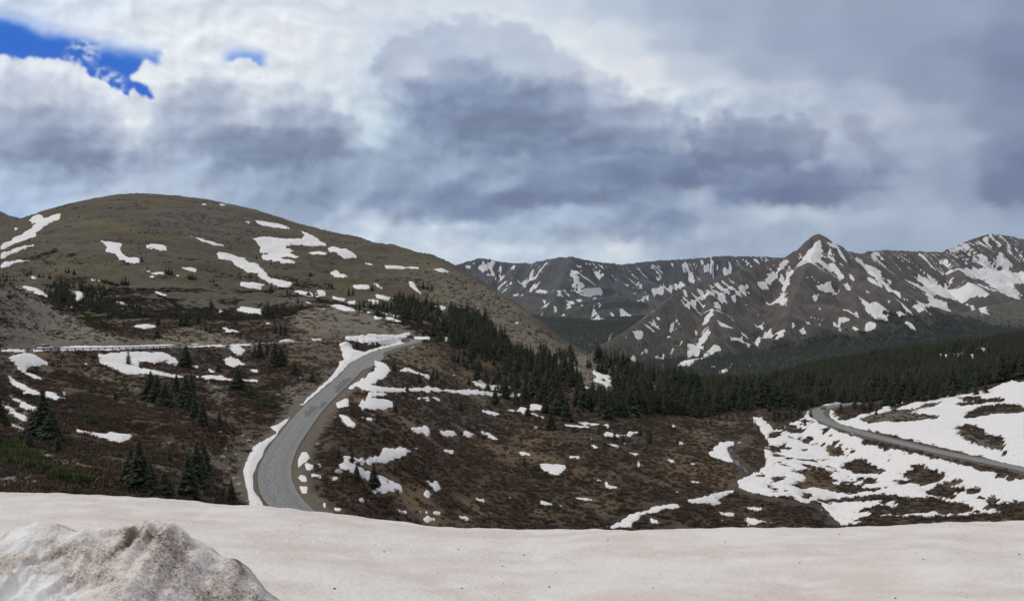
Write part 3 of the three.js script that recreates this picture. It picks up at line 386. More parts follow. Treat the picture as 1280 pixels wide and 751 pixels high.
sz(5, [
  [70, 78, 130, 74, 160, 90, 200, 115, 120, 130, 90, 145, 140, 165, 180, 185, 130, 175, 80, 150, 60, 120, 30, 95], [418, 80, 470, 75, 525, 68, 600, 66, 680, 78, 720, 88, 780, 130, 740, 125, 690, 105, 650, 118, 600, 110, 590, 130, 640, 145, 700, 158, 780, 168, 790, 178, 700, 172, 610, 162, 540, 162, 480, 140, 440, 125], [640, 66, 700, 70, 760, 110, 790, 115, 850, 135, 800, 130, 740, 118, 690, 90],
  [8, 165, 40, 170, 80, 200, 160, 240, 165, 255, 110, 250, 60, 215], [195, 238, 230, 240, 280, 268, 230, 278, 200, 262], [255, 225, 285, 250, 270, 257], [35, 252, 100, 285, 155, 310, 150, 328, 90, 305], [5, 290, 60, 315, 115, 355, 100, 362, 50, 340, 10, 315], [15, 368, 60, 380, 100, 400, 80, 408],
  [330, 400, 380, 410, 440, 420, 470, 412, 540, 420, 570, 422, 540, 440, 510, 460, 480, 448, 430, 432, 380, 425, 340, 415], [850, 172, 950, 168, 970, 182, 1092, 186, 1092, 196, 980, 190, 860, 184], [970, 50, 1020, 45, 1050, 60, 1030, 85, 1000, 70], [950, 100, 980, 85, 1010, 110, 990, 135, 960, 120], [1010, 100, 1050, 120, 1030, 127], [1060, 145, 1092, 142, 1092, 157], [890, 140, 915, 150, 905, 160], [765, 296, 828, 303, 820, 312, 775, 306]], 0.28);
sz(6, [[95, 690, 65, 545, 80, 500, 110, 455, 160, 425, 185, 408, 160, 385, 200, 375, 260, 335, 300, 290, 345, 240, 385, 200, 415, 165, 412, 150, 440, 148, 425, 115, 415, 85, 440, 80, 490, 118, 560, 98, 620, 88, 655, 85, 640, 100, 540, 120, 470, 150, 430, 200, 360, 280, 310, 335, 250, 395, 190, 445, 150, 490, 135, 550, 145, 620, 175, 690], [440, 76, 480, 66, 540, 66, 640, 74, 655, 84, 600, 86, 560, 86, 500, 84]], 1.3, 0.7);
sz(6, [
  [540, 145, 560, 150, 600, 180, 570, 210, 530, 235, 580, 246, 700, 243, 920, 253, 920, 267, 800, 262, 700, 258, 600, 258, 530, 262, 580, 265, 570, 272, 525, 280, 600, 292, 605, 310, 560, 320, 500, 328, 480, 310, 500, 290, 520, 265, 470, 235, 460, 250, 455, 240, 500, 210, 545, 180, 548, 160], [415, 340, 440, 350, 475, 380, 460, 390, 425, 365], [400, 300, 440, 285, 440, 310, 410, 320], [635, 185, 660, 170, 690, 185, 735, 200, 730, 208, 690, 195], [690, 282, 730, 278, 735, 288, 700, 289], [750, 278, 780, 285, 775, 293],
  [668, 388, 720, 378, 738, 400, 710, 415, 680, 405], [775, 398, 830, 402, 840, 415, 790, 424], [865, 406, 895, 410, 890, 421, 868, 416], [780, 460, 825, 470, 820, 483, 790, 474], [435, 495, 500, 500, 560, 490, 580, 465, 640, 460, 690, 480, 640, 492, 600, 505, 560, 515, 500, 522, 440, 515], [410, 522, 470, 520, 520, 545, 560, 560, 600, 580, 640, 600, 645, 622, 590, 615, 525, 620, 550, 600, 510, 575, 460, 550, 420, 535],
  [260, 510, 285, 478, 300, 495, 275, 520, 265, 540], [262, 568, 280, 560, 285, 582], [320, 555, 355, 562, 350, 572, 322, 567], [370, 568, 410, 566, 405, 582, 380, 580], [335, 515, 358, 525, 345, 532], [350, 662, 370, 655, 375, 685, 355, 675], [390, 675, 420, 680, 415, 690, 395, 688], [480, 640, 520, 650, 495, 662], [705, 630, 740, 622, 735, 636], [740, 590, 770, 585, 785, 610, 760, 614], [625, 685, 670, 690, 665, 700, 640, 697], [700, 684, 722, 690, 710, 698], [750, 695, 785, 690, 780, 704], [715, 714, 755, 714, 750, 724, 720, 724], [840, 707, 875, 712, 870, 722], [500, 350, 540, 355, 535, 364, 505, 360], [680, 460, 705, 458, 700, 472], [300, 520, 318, 525, 310, 540], [270, 600, 290, 605, 285, 625], [365, 360, 375, 365, 368, 378], [385, 325, 398, 330, 388, 345]], 0.22);
sz(7, [
  [0, 212, 90, 215, 200, 225, 300, 235, 300, 245, 200, 236, 90, 228, 0, 226], [30, 180, 60, 170, 80, 185, 110, 195, 140, 190, 200, 205, 150, 214, 60, 202], [75, 292, 120, 298, 155, 305, 120, 312, 85, 303], [135, 338, 150, 340, 145, 352], [260, 265, 300, 270, 310, 290, 270, 290, 245, 300, 280, 305, 310, 320, 270, 312, 220, 292, 225, 280, 260, 285], [160, 283, 210, 295, 170, 292], [270, 90, 310, 88, 305, 108, 275, 105], [380, 53, 420, 72, 415, 78, 385, 62],
  [495, 140, 510, 130, 525, 140, 560, 155, 600, 155, 545, 167, 530, 172, 560, 182, 580, 170, 575, 180, 630, 188, 630, 193, 560, 197, 535, 187, 500, 174, 520, 160], [630, 168, 660, 180, 700, 178, 690, 188, 720, 200, 670, 202, 655, 187], [465, 195, 500, 200, 495, 209, 470, 205], [385, 343, 440, 350, 500, 356, 490, 364, 430, 357, 395, 351], [450, 338, 525, 343, 520, 351, 470, 349], [530, 345, 560, 348, 555, 355], [530, 383, 580, 380, 585, 390, 630, 385, 650, 375, 678, 375, 660, 385, 600, 397, 560, 393],
  [475, 395, 505, 400, 500, 407], [490, 418, 525, 435, 515, 441, 490, 429], [576, 425, 605, 430, 600, 437], [620, 415, 642, 420, 630, 429], [655, 458, 680, 460, 668, 469], [410, 467, 450, 472, 440, 481, 415, 477], [290, 503, 330, 500, 400, 505, 395, 525, 370, 543, 340, 540, 310, 520], [222, 455, 260, 460, 255, 468, 230, 463], [270, 352, 290, 358, 275, 363], [0, 378, 35, 380, 30, 391, 0, 391], [65, 373, 100, 380, 140, 405, 130, 411, 95, 396],
  [435, 630, 500, 635, 510, 646, 450, 643], [295, 645, 345, 655, 350, 664, 300, 656], [130, 652, 165, 655, 160, 666, 135, 664], [370, 659, 390, 665, 375, 670], [45, 634, 90, 645, 60, 647], [510, 557, 540, 565, 550, 577, 520, 569], [560, 584, 595, 592, 570, 597], [690, 490, 710, 510, 690, 517, 680, 500], [800, 481, 825, 490, 810, 494], [820, 347, 830, 350, 820, 357], [845, 414, 870, 420, 850, 427], [885, 567, 925, 572, 890, 577], [885, 494, 920, 500, 890, 504], [690, 610, 712, 615, 700, 619],
  [585, 242, 650, 239, 760, 239, 760, 251, 640, 251], [575, 750, 620, 715, 680, 690, 740, 670, 830, 657, 835, 669, 770, 682, 710, 698, 660, 728, 650, 750], [868, 645, 920, 635, 960, 622, 1020, 605, 1064, 600, 1064, 612, 1010, 630, 990, 640, 1010, 655, 960, 660, 890, 655], [990, 685, 1064, 690, 1064, 710, 1010, 700], [720, 711, 770, 732, 740, 730], [950, 455, 985, 450, 980, 440, 1000, 420, 1064, 410, 1064, 430, 1030, 435, 1040, 460, 1060, 490, 1064, 500, 1020, 490, 970, 470]], 0.25);
snowRegion(8, [225, 262, 290, 318, 330, 288, 395, 268, 420, 250, 432, 232, 470, 214, 540, 200, 560, 212, 470, 236, 452, 262, 470, 285, 540, 318, 640, 352, 760, 384, 880, 414, 1000, 444, 1150, 480, 1300, 512, 1300, 690, 1000, 680, 540, 690, 500, 640, 450, 600, 390, 600, 250, 575, 200, 560, 140, 540, 150, 510, 220, 480, 250, 450, 240, 390, 270, 370, 240, 330, 215, 290], [
  [470, 370, 510, 352, 530, 380, 590, 405, 570, 430, 520, 415, 480, 390], [560, 460, 620, 430, 665, 428, 660, 455, 730, 465, 720, 485, 660, 490, 600, 480], [630, 505, 680, 500, 680, 520, 640, 518], [730, 435, 750, 422, 770, 435, 745, 450], [785, 485, 850, 465, 930, 470, 985, 490, 960, 510, 880, 540, 830, 520], [870, 560, 940, 530, 1010, 505, 1035, 515, 990, 540, 1080, 545, 1110, 565, 1060, 570, 1000, 560, 1010, 585, 940, 580], [1165, 490, 1200, 485, 1250, 500, 1240, 515, 1170, 505], [865, 408, 900, 405, 930, 420, 910, 430], [640, 350, 720, 370, 790, 385, 840, 395, 835, 408, 780, 395, 700, 380, 640, 362],
  [370, 480, 430, 460, 500, 450, 495, 490, 520, 530, 560, 515, 600, 520, 540, 530, 640, 535, 730, 548, 690, 560, 600, 562, 520, 558, 480, 550, 440, 540, 380, 545, 290, 535, 350, 525, 400, 510], [470, 590, 560, 580, 680, 570, 800, 580, 960, 590, 1080, 620, 1100, 640, 1000, 650, 900, 640, 780, 655, 740, 650, 600, 640, 640, 625, 760, 625, 770, 600, 620, 600, 540, 605], [800, 660, 1020, 650, 1180, 640, 1120, 625, 1150, 610, 1300, 600, 1300, 680, 1100, 680, 800, 680], [330, 305, 380, 295, 420, 310, 340, 330], [370, 350, 420, 325, 440, 345, 410, 368], [310, 440, 345, 432, 340, 445], [390, 425, 435, 412, 430, 425], [265, 330, 300, 320, 310, 335, 280, 345], [295, 375, 335, 365, 340, 382, 310, 385], [400, 565, 440, 570, 430, 585, 410, 582], [300, 460, 340, 455, 350, 462], [840, 450, 855, 455, 830, 462], [470, 310, 500, 300, 490, 320], [270, 500, 320, 500, 300, 515], [1100, 575, 1230, 600, 1150, 605, 1090, 590], [600, 345, 615, 350, 605, 358], [930, 420, 950, 428, 935, 436], [970, 432, 1000, 440, 985, 448]]);
snowRegion(8, [500, 250, 510, 232, 540, 246, 560, 262, 640, 250, 690, 235, 740, 215, 800, 200, 880, 195, 960, 185, 1030, 172, 1130, 155, 1240, 112, 1300, 120, 1300, 470, 1200, 440, 1000, 390, 800, 345, 620, 305, 540, 285], [
  [520, 230, 560, 225, 640, 245, 690, 250, 600, 265, 540, 275, 515, 255], [600, 275, 640, 260, 740, 240, 850, 220, 930, 195, 940, 205, 880, 225, 830, 245, 925, 255, 920, 265, 830, 278, 720, 283, 640, 280], [1015, 185, 1060, 178, 1110, 180, 1200, 185, 1205, 200, 1130, 205, 1100, 215, 1030, 212, 1000, 205, 1080, 198], [1035, 255, 1080, 225, 1120, 215, 1180, 208, 1300, 225, 1300, 242, 1150, 250, 1090, 265, 1040, 268], [1005, 300, 1050, 290, 1090, 290, 1130, 325, 1205, 345, 1205, 375, 1190, 392, 1140, 385, 1080, 370, 1020, 335], [1200, 395, 1215, 405, 1205, 415], [740, 215, 790, 205, 850, 200, 800, 215, 745, 232]]);
sz(8, [[60, 360, 100, 365, 150, 360, 100, 380, 75, 400, 100, 440, 60, 430, 75, 390], [0, 580, 60, 570, 120, 552, 60, 580, 50, 605, 0, 605], [75, 640, 130, 640, 120, 655, 90, 655], [180, 625, 235, 622, 220, 637], [170, 665, 270, 680, 180, 692], [15, 400, 50, 405, 60, 425, 20, 415], [130, 515, 150, 510, 240, 540, 150, 545],
  [990, 8, 1085, 10, 1090, 26, 960, 20], [1195, 22, 1290, 25, 1290, 40, 1200, 34], [800, 68, 830, 72, 825, 84, 800, 82], [850, 63, 875, 80, 855, 90], [370, 156, 430, 148, 432, 162, 375, 167], [490, 140, 515, 143, 510, 159, 490, 157], [210, 262, 235, 262, 240, 285, 215, 285]], 0.45);
sz(4, [[855, 583, 940, 583, 1010, 580, 1080, 588, 1078, 602, 1000, 598, 920, 600], [1045, 560, 1110, 553, 1165, 570, 1120, 580, 1060, 574], [770, 648, 805, 648, 790, 662], [830, 638, 860, 660, 840, 670]], 0.45);
for (let i = 0; i < near.nu; i++) for (let j = 0; j < near.nd; j++) {       // small scattered remnants, and ploughed roads
  const d = near.ds[j]; if (d < 75 || d > 1300) continue; const o = i * near.nd + j, x = near.X(i, j), u = near.us[i];
  if (d > 120 && d < 460 && nearSnow[o] < 0) { const s = (fbm(x / 7 + 70, d / 9, 3, 0.6) - 0.40 + 0.12 * fbm(x / 60, d / 60, 2)) * 9; if (s > nearSnow[o]) { nearSnow[o] = Math.max(nearSnow[o], s); nearDeep[o] = 0.3; } }
  if (d > 440 && d < 700 && u > 330 && u < 760) { const s = (fbm(x / 9 + 20, d / 16, 3, 0.6) - 0.33 + 0.2 * fbm(x / 80, d / 80, 2)) * 9; nearSnow[o] = Math.max(nearSnow[o], s); }
  const r = d < 470 && d > 90 ? nearRoad(x, -d) : null; if (r && r[0] < 9) nearSnow[o] = Math.min(nearSnow[o], r[0] - 3.6 + noise(x / 9, d / 9) * 0.6);
}
console.log('snow outlines done');

// a snow cover cut out of a sheet of ground where the field is positive; separate patches come apart
function cutSnow(sheet, field, deep, slope, grain) {
  const n = sheet.nd, pos = [], par = [], vid = new Map(), tri = [];
  const add = (x, y, z) => { pos.push(x, y, z); par.push(par.length); return par.length - 1; };
  const find = a => { while (par[a] !== a) { par[a] = par[par[a]]; a = par[a]; } return a; };
  const V = o => { let k = vid.get(o); if (k === undefined) { const i = Math.floor(o / n), j = o - i * n, d = sheet.ds[j], x = sheet.X(i, j), t = Math.min(deep ? deep[o] : 1, field[o] * slope); k = add(x, sheet.y[o] + t * (1 + grain * noise(x * 40 / d, 40 * Math.log(d) * 3)) + 0.012, -d); vid.set(o, k); } return k; };
  const E = (a, b) => { const key = a < b ? a * 4194304 + b + 0.5 : b * 4194304 + a + 0.5; let k = vid.get(key); if (k === undefined) { const t = field[a] / (field[a] - field[b]), ia = Math.floor(a / n), ja = a - ia * n, ib = Math.floor(b / n), jb = b - ib * n; k = add(mix(sheet.X(ia, ja), sheet.X(ib, jb), t), mix(sheet.y[a], sheet.y[b], t) + 0.006, -mix(sheet.ds[ja], sheet.ds[jb], t)); vid.set(key, k); } return k; };
  const T = (a, b, c) => { tri.push(a, b, c); const ra = find(a), rb = find(b); if (ra !== rb) par[rb] = ra; const r2 = find(ra), rc = find(c); if (r2 !== rc) par[rc] = r2; };
  const tri3 = (a, b, c) => { const A = field[a] > 0, B = field[b] > 0, Cc = field[c] > 0, k = A + B + Cc; if (!k) return; if (k === 3) return T(V(a), V(b), V(c)); if (k === 1) { if (B) [a, b, c] = [b, c, a]; else if (Cc) [a, b, c] = [c, a, b]; T(V(a), E(a, b), E(a, c)); } else { if (!B) [a, b, c] = [b, c, a]; else if (!Cc) [a, b, c] = [c, a, b]; const p = E(a, b), q = E(a, c); T(p, V(b), V(c)); T(p, V(c), q); } };
  for (let i = 0; i < sheet.nu - 1; i++) for (let j = 0; j < n - 1; j++) { const a = i * n + j, b = a + n; if (field[a] > 0 || field[a + 1] > 0 || field[b] > 0 || field[b + 1] > 0) { tri3(a, b, b + 1); tri3(a, b + 1, a + 1); } }
  const comps = new Map(); for (let k = 0; k < tri.length; k += 3) { const r = find(tri[k]); let c = comps.get(r); if (!c) comps.set(r, c = { t: [], px: 0, u: 0, v: 0, d: 0, n: 0 }); c.t.push(tri[k], tri[k + 1], tri[k + 2]); const i = tri[k] * 3, j = tri[k + 1] * 3, l = tri[k + 2] * 3, U = q => CU + F * pos[q] / -pos[q + 2], Q = q => CV + F * pos[q + 1] / pos[q + 2]; c.px += Math.abs((U(j) - U(i)) * (Q(l) - Q(i)) - (U(l) - U(i)) * (Q(j) - Q(i))) / 2; c.u += U(i); c.v += Q(i); c.a = Math.min(c.a ?? 1e9, U(i)); c.b = Math.max(c.b ?? -1e9, U(i)); c.e = Math.min(c.e ?? 1e9, Q(i)); c.f = Math.max(c.f ?? -1e9, Q(i)); c.d -= pos[i + 2]; c.n++; }
  const geo = ts => { const map = new Map(), p = [], ix = [], uv = []; for (const t of ts) for (const q of t) { let k = map.get(q); if (k === undefined) { k = p.length / 3; map.set(q, k); p.push(pos[q * 3], pos[q * 3 + 1], pos[q * 3 + 2]); uv.push(pos[q * 3] / 6, pos[q * 3 + 2] / 6); } ix.push(k); } const g = new THREE.BufferGeometry(); g.setAttribute('position', new THREE.Float32BufferAttribute(p, 3)); g.setAttribute('uv', new THREE.Float32BufferAttribute(uv, 2)); g.setIndex(ix); g.computeVertexNormals(); return g; };
  return { list: [...comps.values()].map(c => ({ ...c, u: c.u / c.n, v: c.v / c.n, d: c.d / c.n })).sort((a, b) => b.px - a.px), geo };
}

// ---- snow in the gullies of the far mountains
const farSnow = new Float32Array(far.nu * far.nd).fill(-200);
const streak = o => fbm(far.ft[o] * 5, far.fd[o] * 0.9 + 7, 4, 0.62);      // noise drawn out down the fall line
const farEdge = (x, d, o) => (streak(o) * 0.013 + 0.0002 + (far.gul[o] - 0.35) * 0.0018 + noise(x / (0.004 * d) + 5, d / (0.008 * d)) * 0.0016 + fbm(x / (0.012 * d), d / (0.03 * d), 3) * 0.004) * d;
const fs = (k, lists) => lists.forEach(L => overLand(far, Z(k, L), 8, (o, s, x, d) => { const f = s - 0.0003 * d + farEdge(x, d, o); if (f > farSnow[o]) farSnow[o] = f; }));
fs(3, [
  [75, 220, 105, 205, 95, 220], [135, 225, 150, 200, 175, 210, 200, 195, 180, 220, 150, 230], [170, 250, 190, 235, 190, 255], [195, 272, 225, 260, 215, 277], [265, 225, 290, 208, 280, 227], [235, 305, 290, 290, 300, 300, 240, 312], [350, 265, 360, 230, 372, 222, 360, 260, 345, 272], [310, 285, 345, 270, 375, 268, 365, 285, 320, 300], [350, 320, 365, 295, 385, 290, 375, 312], [383, 340, 400, 350, 415, 355, 422, 390, 410, 390, 395, 365], [280, 335, 320, 335, 310, 355], [385, 425, 400, 398, 410, 415, 395, 430], [445, 415, 455, 390, 467, 405, 465, 422], [478, 425, 490, 405, 500, 410, 520, 365, 532, 362, 520, 395, 505, 410, 500, 430], [527, 240, 540, 225, 555, 235, 570, 222, 575, 240, 560, 255, 550, 275, 540, 300, 535, 295, 550, 250, 530, 250], [545, 298, 572, 292, 565, 320, 555, 315], [470, 320, 480, 312, 482, 335, 472, 338], [585, 195, 600, 205, 595, 217], [600, 300, 620, 300, 610, 317], [620, 345, 635, 335, 625, 365], [640, 375, 660, 370, 665, 385, 645, 395], [615, 385, 628, 375, 630, 400, 645, 425, 620, 425, 605, 435], [685, 395, 705, 415, 720, 425, 705, 430, 690, 420], [712, 395, 740, 385, 765, 415, 740, 420], [605, 432, 640, 428, 680, 438, 620, 446], [725, 423, 790, 418, 780, 430],
  [765, 375, 800, 380, 830, 350, 850, 340, 870, 300, 890, 310, 920, 290, 940, 305, 980, 280, 990, 250, 1000, 270, 1015, 290, 960, 315, 900, 335, 860, 345, 820, 375, 800, 375, 815, 400, 800, 405, 770, 385], [1000, 230, 1010, 200, 1015, 205, 1008, 245], [1030, 260, 1045, 240, 1050, 270, 1035, 282], [890, 270, 910, 250, 900, 270], [1100, 215, 1110, 210, 1105, 245, 1098, 250], [1120, 220, 1128, 210, 1125, 245], [1145, 215, 1155, 205, 1150, 225], [1175, 230, 1185, 210, 1183, 240], [1200, 215, 1210, 205, 1205, 240], [1065, 265, 1075, 260, 1070, 277], [820, 295, 830, 283, 825, 305], [560, 365, 575, 385, 565, 382], [640, 240, 660, 255, 655, 258], [700, 250, 720, 275, 710, 267], [360, 208, 385, 195, 375, 212],
  [1010, 380, 1050, 350, 1145, 318, 1130, 335, 1080, 355, 1060, 380, 1030, 390], [1095, 460, 1100, 430, 1130, 400, 1160, 350, 1180, 320, 1165, 350, 1145, 395, 1125, 420, 1105, 455], [1180, 335, 1210, 305, 1205, 320, 1185, 345], [955, 475, 965, 450, 985, 435, 970, 460], [975, 475, 990, 455, 985, 475], [915, 540, 930, 515, 960, 485, 950, 505, 930, 540], [985, 625, 1020, 570, 1060, 550, 1085, 500, 1120, 475, 1110, 495, 1100, 530, 1075, 575, 1050, 600, 1000, 615], [860, 635, 920, 595, 1000, 535, 960, 575, 900, 610], [675, 540, 690, 500, 720, 485, 705, 505, 690, 540], [780, 610, 820, 590, 845, 570, 850, 575, 830, 600, 790, 620], [800, 505, 830, 492, 820, 510, 795, 525], [970, 640, 1030, 610, 1075, 605, 1140, 560, 1150, 560, 1110, 590, 1060, 620, 1030, 650, 1010, 640], [1055, 500, 1075, 480, 1085, 480, 1060, 505], [1200, 530, 1229, 515, 1229, 530], [1155, 665, 1195, 645, 1195, 665, 1160, 675], [1115, 640, 1150, 640, 1140, 650], [1010, 330, 1018, 315, 1015, 340], [930, 590, 960, 565, 990, 550, 965, 572]]);
fs(4, [
  [345, 190, 360, 165, 396, 126, 408, 92, 420, 74, 428, 78, 440, 100, 440, 150, 430, 185, 400, 198, 370, 192], [168, 295, 200, 265, 240, 225, 270, 190, 282, 190, 260, 230, 230, 260, 190, 300], [265, 320, 275, 290, 250, 265, 260, 235, 275, 265, 290, 215, 305, 240, 295, 270, 280, 300, 275, 315], [240, 355, 260, 325, 280, 315, 280, 378, 250, 375], [55, 355, 75, 325, 100, 290, 118, 295, 90, 325], [0, 345, 30, 300, 55, 300, 30, 330], [205, 370, 225, 365, 215, 385], [120, 480, 135, 455, 158, 435, 145, 460, 125, 482], [145, 490, 165, 465, 185, 450, 180, 480, 150, 492], [45, 525, 70, 505, 110, 502, 100, 532], [120, 540, 160, 505, 215, 475, 222, 510, 170, 520], [235, 490, 275, 485, 265, 510, 245, 520], [300, 445, 330, 475, 320, 472], [330, 480, 350, 470, 370, 490, 340, 495], [355, 455, 378, 452, 375, 465],
  [475, 455, 510, 455, 535, 488, 500, 480], [498, 440, 540, 425, 578, 418, 560, 440, 520, 452], [415, 455, 450, 466, 430, 470], [610, 480, 630, 450, 648, 450, 630, 480], [608, 388, 625, 380, 650, 405, 720, 420, 715, 432, 670, 432, 635, 410], [645, 368, 680, 375, 725, 410, 690, 415, 660, 385], [388, 340, 400, 328, 418, 335, 410, 355, 392, 350], [410, 400, 425, 370, 448, 378, 430, 405, 415, 412], [412, 295, 430, 290, 448, 300, 435, 318], [520, 285, 535, 280, 555, 300, 560, 325, 585, 355, 545, 325], [445, 270, 470, 270, 470, 298, 450, 285], [478, 260, 495, 255, 520, 262, 485, 272], [540, 250, 560, 248, 575, 290, 550, 270], [462, 170, 475, 175, 500, 220, 522, 260, 500, 255, 480, 230, 468, 195], [452, 140, 470, 135, 475, 165, 455, 160], [455, 115, 500, 130, 480, 136],
  [553, 175, 575, 155, 600, 175, 605, 200, 650, 215, 685, 235, 690, 270, 720, 300, 760, 330, 790, 345, 800, 362, 760, 345, 700, 305, 660, 260, 620, 225, 600, 205], [625, 262, 660, 290, 640, 285], [600, 298, 640, 322, 620, 318], [690, 335, 735, 370, 710, 365], [700, 265, 730, 280, 715, 282], [505, 200, 530, 198, 520, 209], [640, 180, 655, 155, 690, 140, 695, 160, 665, 165, 650, 185], [660, 185, 690, 178, 680, 193],
  [810, 245, 860, 265, 900, 265, 920, 285, 980, 260, 960, 300, 1000, 310, 1030, 290, 1100, 300, 1130, 330, 1060, 340, 1000, 360, 940, 340, 900, 330, 860, 310, 870, 290, 830, 265], [790, 380, 830, 365, 880, 375, 860, 395, 810, 390], [870, 320, 900, 350, 960, 365, 980, 400, 920, 390, 880, 360], [1035, 365, 1075, 380, 1130, 410, 1100, 410, 1050, 385], [915, 180, 950, 185, 970, 205, 930, 205], [1090, 180, 1100, 150, 1130, 190, 1135, 215, 1180, 235, 1260, 235, 1290, 240, 1290, 270, 1240, 290, 1270, 330, 1262, 355, 1200, 330, 1160, 305, 1120, 270, 1040, 250, 1000, 225, 1060, 215, 1110, 215, 1085, 190], [1150, 180, 1165, 160, 1190, 155, 1185, 180, 1230, 205, 1220, 225, 1170, 205], [1155, 110, 1170, 95, 1188, 130, 1185, 150, 1160, 130], [965, 150, 1020, 120, 1080, 90, 1120, 72, 1160, 80, 1110, 100, 1060, 122, 1010, 147], [1215, 135, 1235, 160, 1222, 157], [1255, 100, 1290, 95, 1290, 190, 1270, 150], [1060, 180, 1095, 182, 1085, 195], [1025, 185, 1045, 180, 1040, 200],
  [20, 650, 40, 630, 50, 615, 60, 620, 35, 655, 0, 665], [120, 630, 150, 595, 185, 555, 160, 600, 130, 635], [790, 452, 815, 460, 848, 490, 820, 487], [740, 400, 790, 410, 760, 420], [560, 470, 590, 478, 570, 488]]);
for (let i = 0; i < far.nu; i++) for (let j = 0; j < far.nd; j++) {        // small remnants low in the gullies
  const o = i * far.nd + j, u = far.us[i], d = far.ds[j]; if (!far.kind[o] || far.kind[o] === 3) continue; const x = far.X(i, j);
  const s = (0.05 * far.gul[o] - 0.235 + 0.78 * fbm(far.ft[o] * 9 + 4, far.fd[o] * 1.3, 4, 0.65) + 0.30 * fbm(x / 320, d / 320, 2) + 0.10 * sstep(1090, 1220, u) * sstep(4300, 4700, d) - 0.25 * sstep(150, 40, far.rise[o])) * 60; if (s > farSnow[o]) farSnow[o] = s;
  const keep = fbm(x / 380 + 40, d / 380, 3) * 1.6 + 0.10 + 0.3 * fbm(far.ft[o] * 3, far.fd[o] * 1.1, 3), q = (0.030 + 0.09 * Math.min(keep, 0.35) - Math.abs(noise(far.ft[o] * 1.9 + 3, far.fd[o] * 0.22)) + 0.10 * streak(o) - 0.2 * sstep(0.12, 0.0, keep) - 0.15 * sstep(130, 50, far.rise[o]) - 0.1 * sstep(0.25, 0.05, far.fd[o])) * 75; if (q > farSnow[o]) farSnow[o] = q;
}

// ------------------------------------------------------------------ ground textures
const grit = pixTexture(1024, (i, j) => { const a = wrapNoise(i, j, 1024, 14, 5, 0.62), b = wrapNoise(i + 300, j, 1024, 120, 3, 0.7), k = clamp(0.80 + a * 0.5 + b * 0.62, 0.2, 1); return [k, k * (0.985 + a * 0.03), k * (0.97 + b * 0.05)]; });
const gritBump = pixTexture(512, (i, j) => { const k = 0.5 + wrapNoise(i, j, 512, 20, 5, 0.62) * 0.7; return [k, k, k]; }, false);
const landMat = new THREE.MeshStandardMaterial({ vertexColors: true, map: grit, bumpMap: gritBump, bumpScale: 0.25, roughness: 1 });
const rockGrit = pixTexture(1024, (i, j) => { const a = wrapNoise(i, j, 1024, 10, 6, 0.62), b = wrapNoise(i + 90, j, 1024, 60, 4, 0.7), k = clamp(0.78 + a * 0.6 + b * 0.5, 0.2, 1); return [k, k, k * (0.98 + a * 0.06)]; });
const mountMat = new THREE.MeshStandardMaterial({ vertexColors: true, map: rockGrit, bumpMap: gritBump, bumpScale: 9, roughness: 1 });
const snowBump = pixTexture(512, (i, j) => { const k = 0.5 + wrapNoise(i, j, 512, 9, 4, 0.55) * 0.7; return [k, k, k]; }, false);
const snowTone = pixTexture(512, (i, j) => { const a = wrapNoise(i, j, 512, 5, 5, 0.6), b = wrapNoise(i + 50, j, 512, 22, 4, 0.65), k = clamp(0.90 + a * 0.22 - 0.5 * sstep(0.25, 0.7, b + a * 0.4), 0, 1); return [k, k * 0.985, k * 0.968]; });
const snowMat = new THREE.MeshStandardMaterial({ color: new THREE.Color(0.745, 0.745, 0.76), map: snowTone, bumpMap: snowBump, bumpScale: 0.12, roughness: 0.85 });

// a sheet, or the faces of it for which pick(vertex) answers k, as a mesh
function sheetMesh(sheet, col, mat, tile, pick, k, nor) {
  const n = sheet.nd, P = sheet.P3 ??= (() => { const p = new Float32Array(sheet.nu * n * 3); for (let i = 0; i < sheet.nu; i++) for (let j = 0; j < n; j++) { const o = (i * n + j) * 3; p[o] = sheet.X(i, j); p[o + 1] = sheet.y[i * n + j]; p[o + 2] = -sheet.ds[j]; } return p; })();
  const map = new Int32Array(sheet.nu * n).fill(-1), pos = [], uv = [], c = [], ix = [], nn = [];
  const V = o => { if (map[o] < 0) { map[o] = pos.length / 3; const q = o * 3; pos.push(P[q], P[q + 1], P[q + 2]); uv.push(P[q] / tile, (P[q + 2] + P[q + 1] * 0.7) / tile); c.push(col[q], col[q + 1], col[q + 2]); nn.push(nor[q], nor[q + 1], nor[q + 2]); } return map[o]; };
  for (let i = 0; i < sheet.nu - 1; i++) for (let j = 0; j < n - 1; j++) { const a = i * n + j, b = a + n; if (pick(a) !== k) continue; ix.push(V(a), V(b), V(b + 1), V(a), V(b + 1), V(a + 1)); }
  const g = new THREE.BufferGeometry(); g.setAttribute('position', new THREE.Float32BufferAttribute(pos, 3)); g.setAttribute('normal', new THREE.Float32BufferAttribute(nn, 3)); g.setAttribute('uv', new THREE.Float32BufferAttribute(uv, 2)); g.setAttribute('color', new THREE.Float32BufferAttribute(c, 3)); g.setIndex(ix);
  return new THREE.Mesh(g, mat);
}
function sheetNormals(sheet) {
  const n = sheet.nd, N = new Float32Array(sheet.nu * n * 3), a = new THREE.Vector3(), b = new THREE.Vector3(), p = (i, j, v) => { i = clamp(i, 0, sheet.nu - 1); j = clamp(j, 0, n - 1); return v.set(sheet.X(i, j), sheet.y[i * n + j], -sheet.ds[j]); }, t = new THREE.Vector3();
  for (let i = 0; i < sheet.nu; i++) for (let j = 0; j < n; j++) { p(i + 1, j, a).sub(p(i - 1, j, t)); p(i, j + 1, b).sub(p(i, j - 1, t)); a.cross(b).normalize(); const o = (i * n + j) * 3; N[o] = a.x; N[o + 1] = a.y; N[o + 2] = a.z; }
  return N;
}
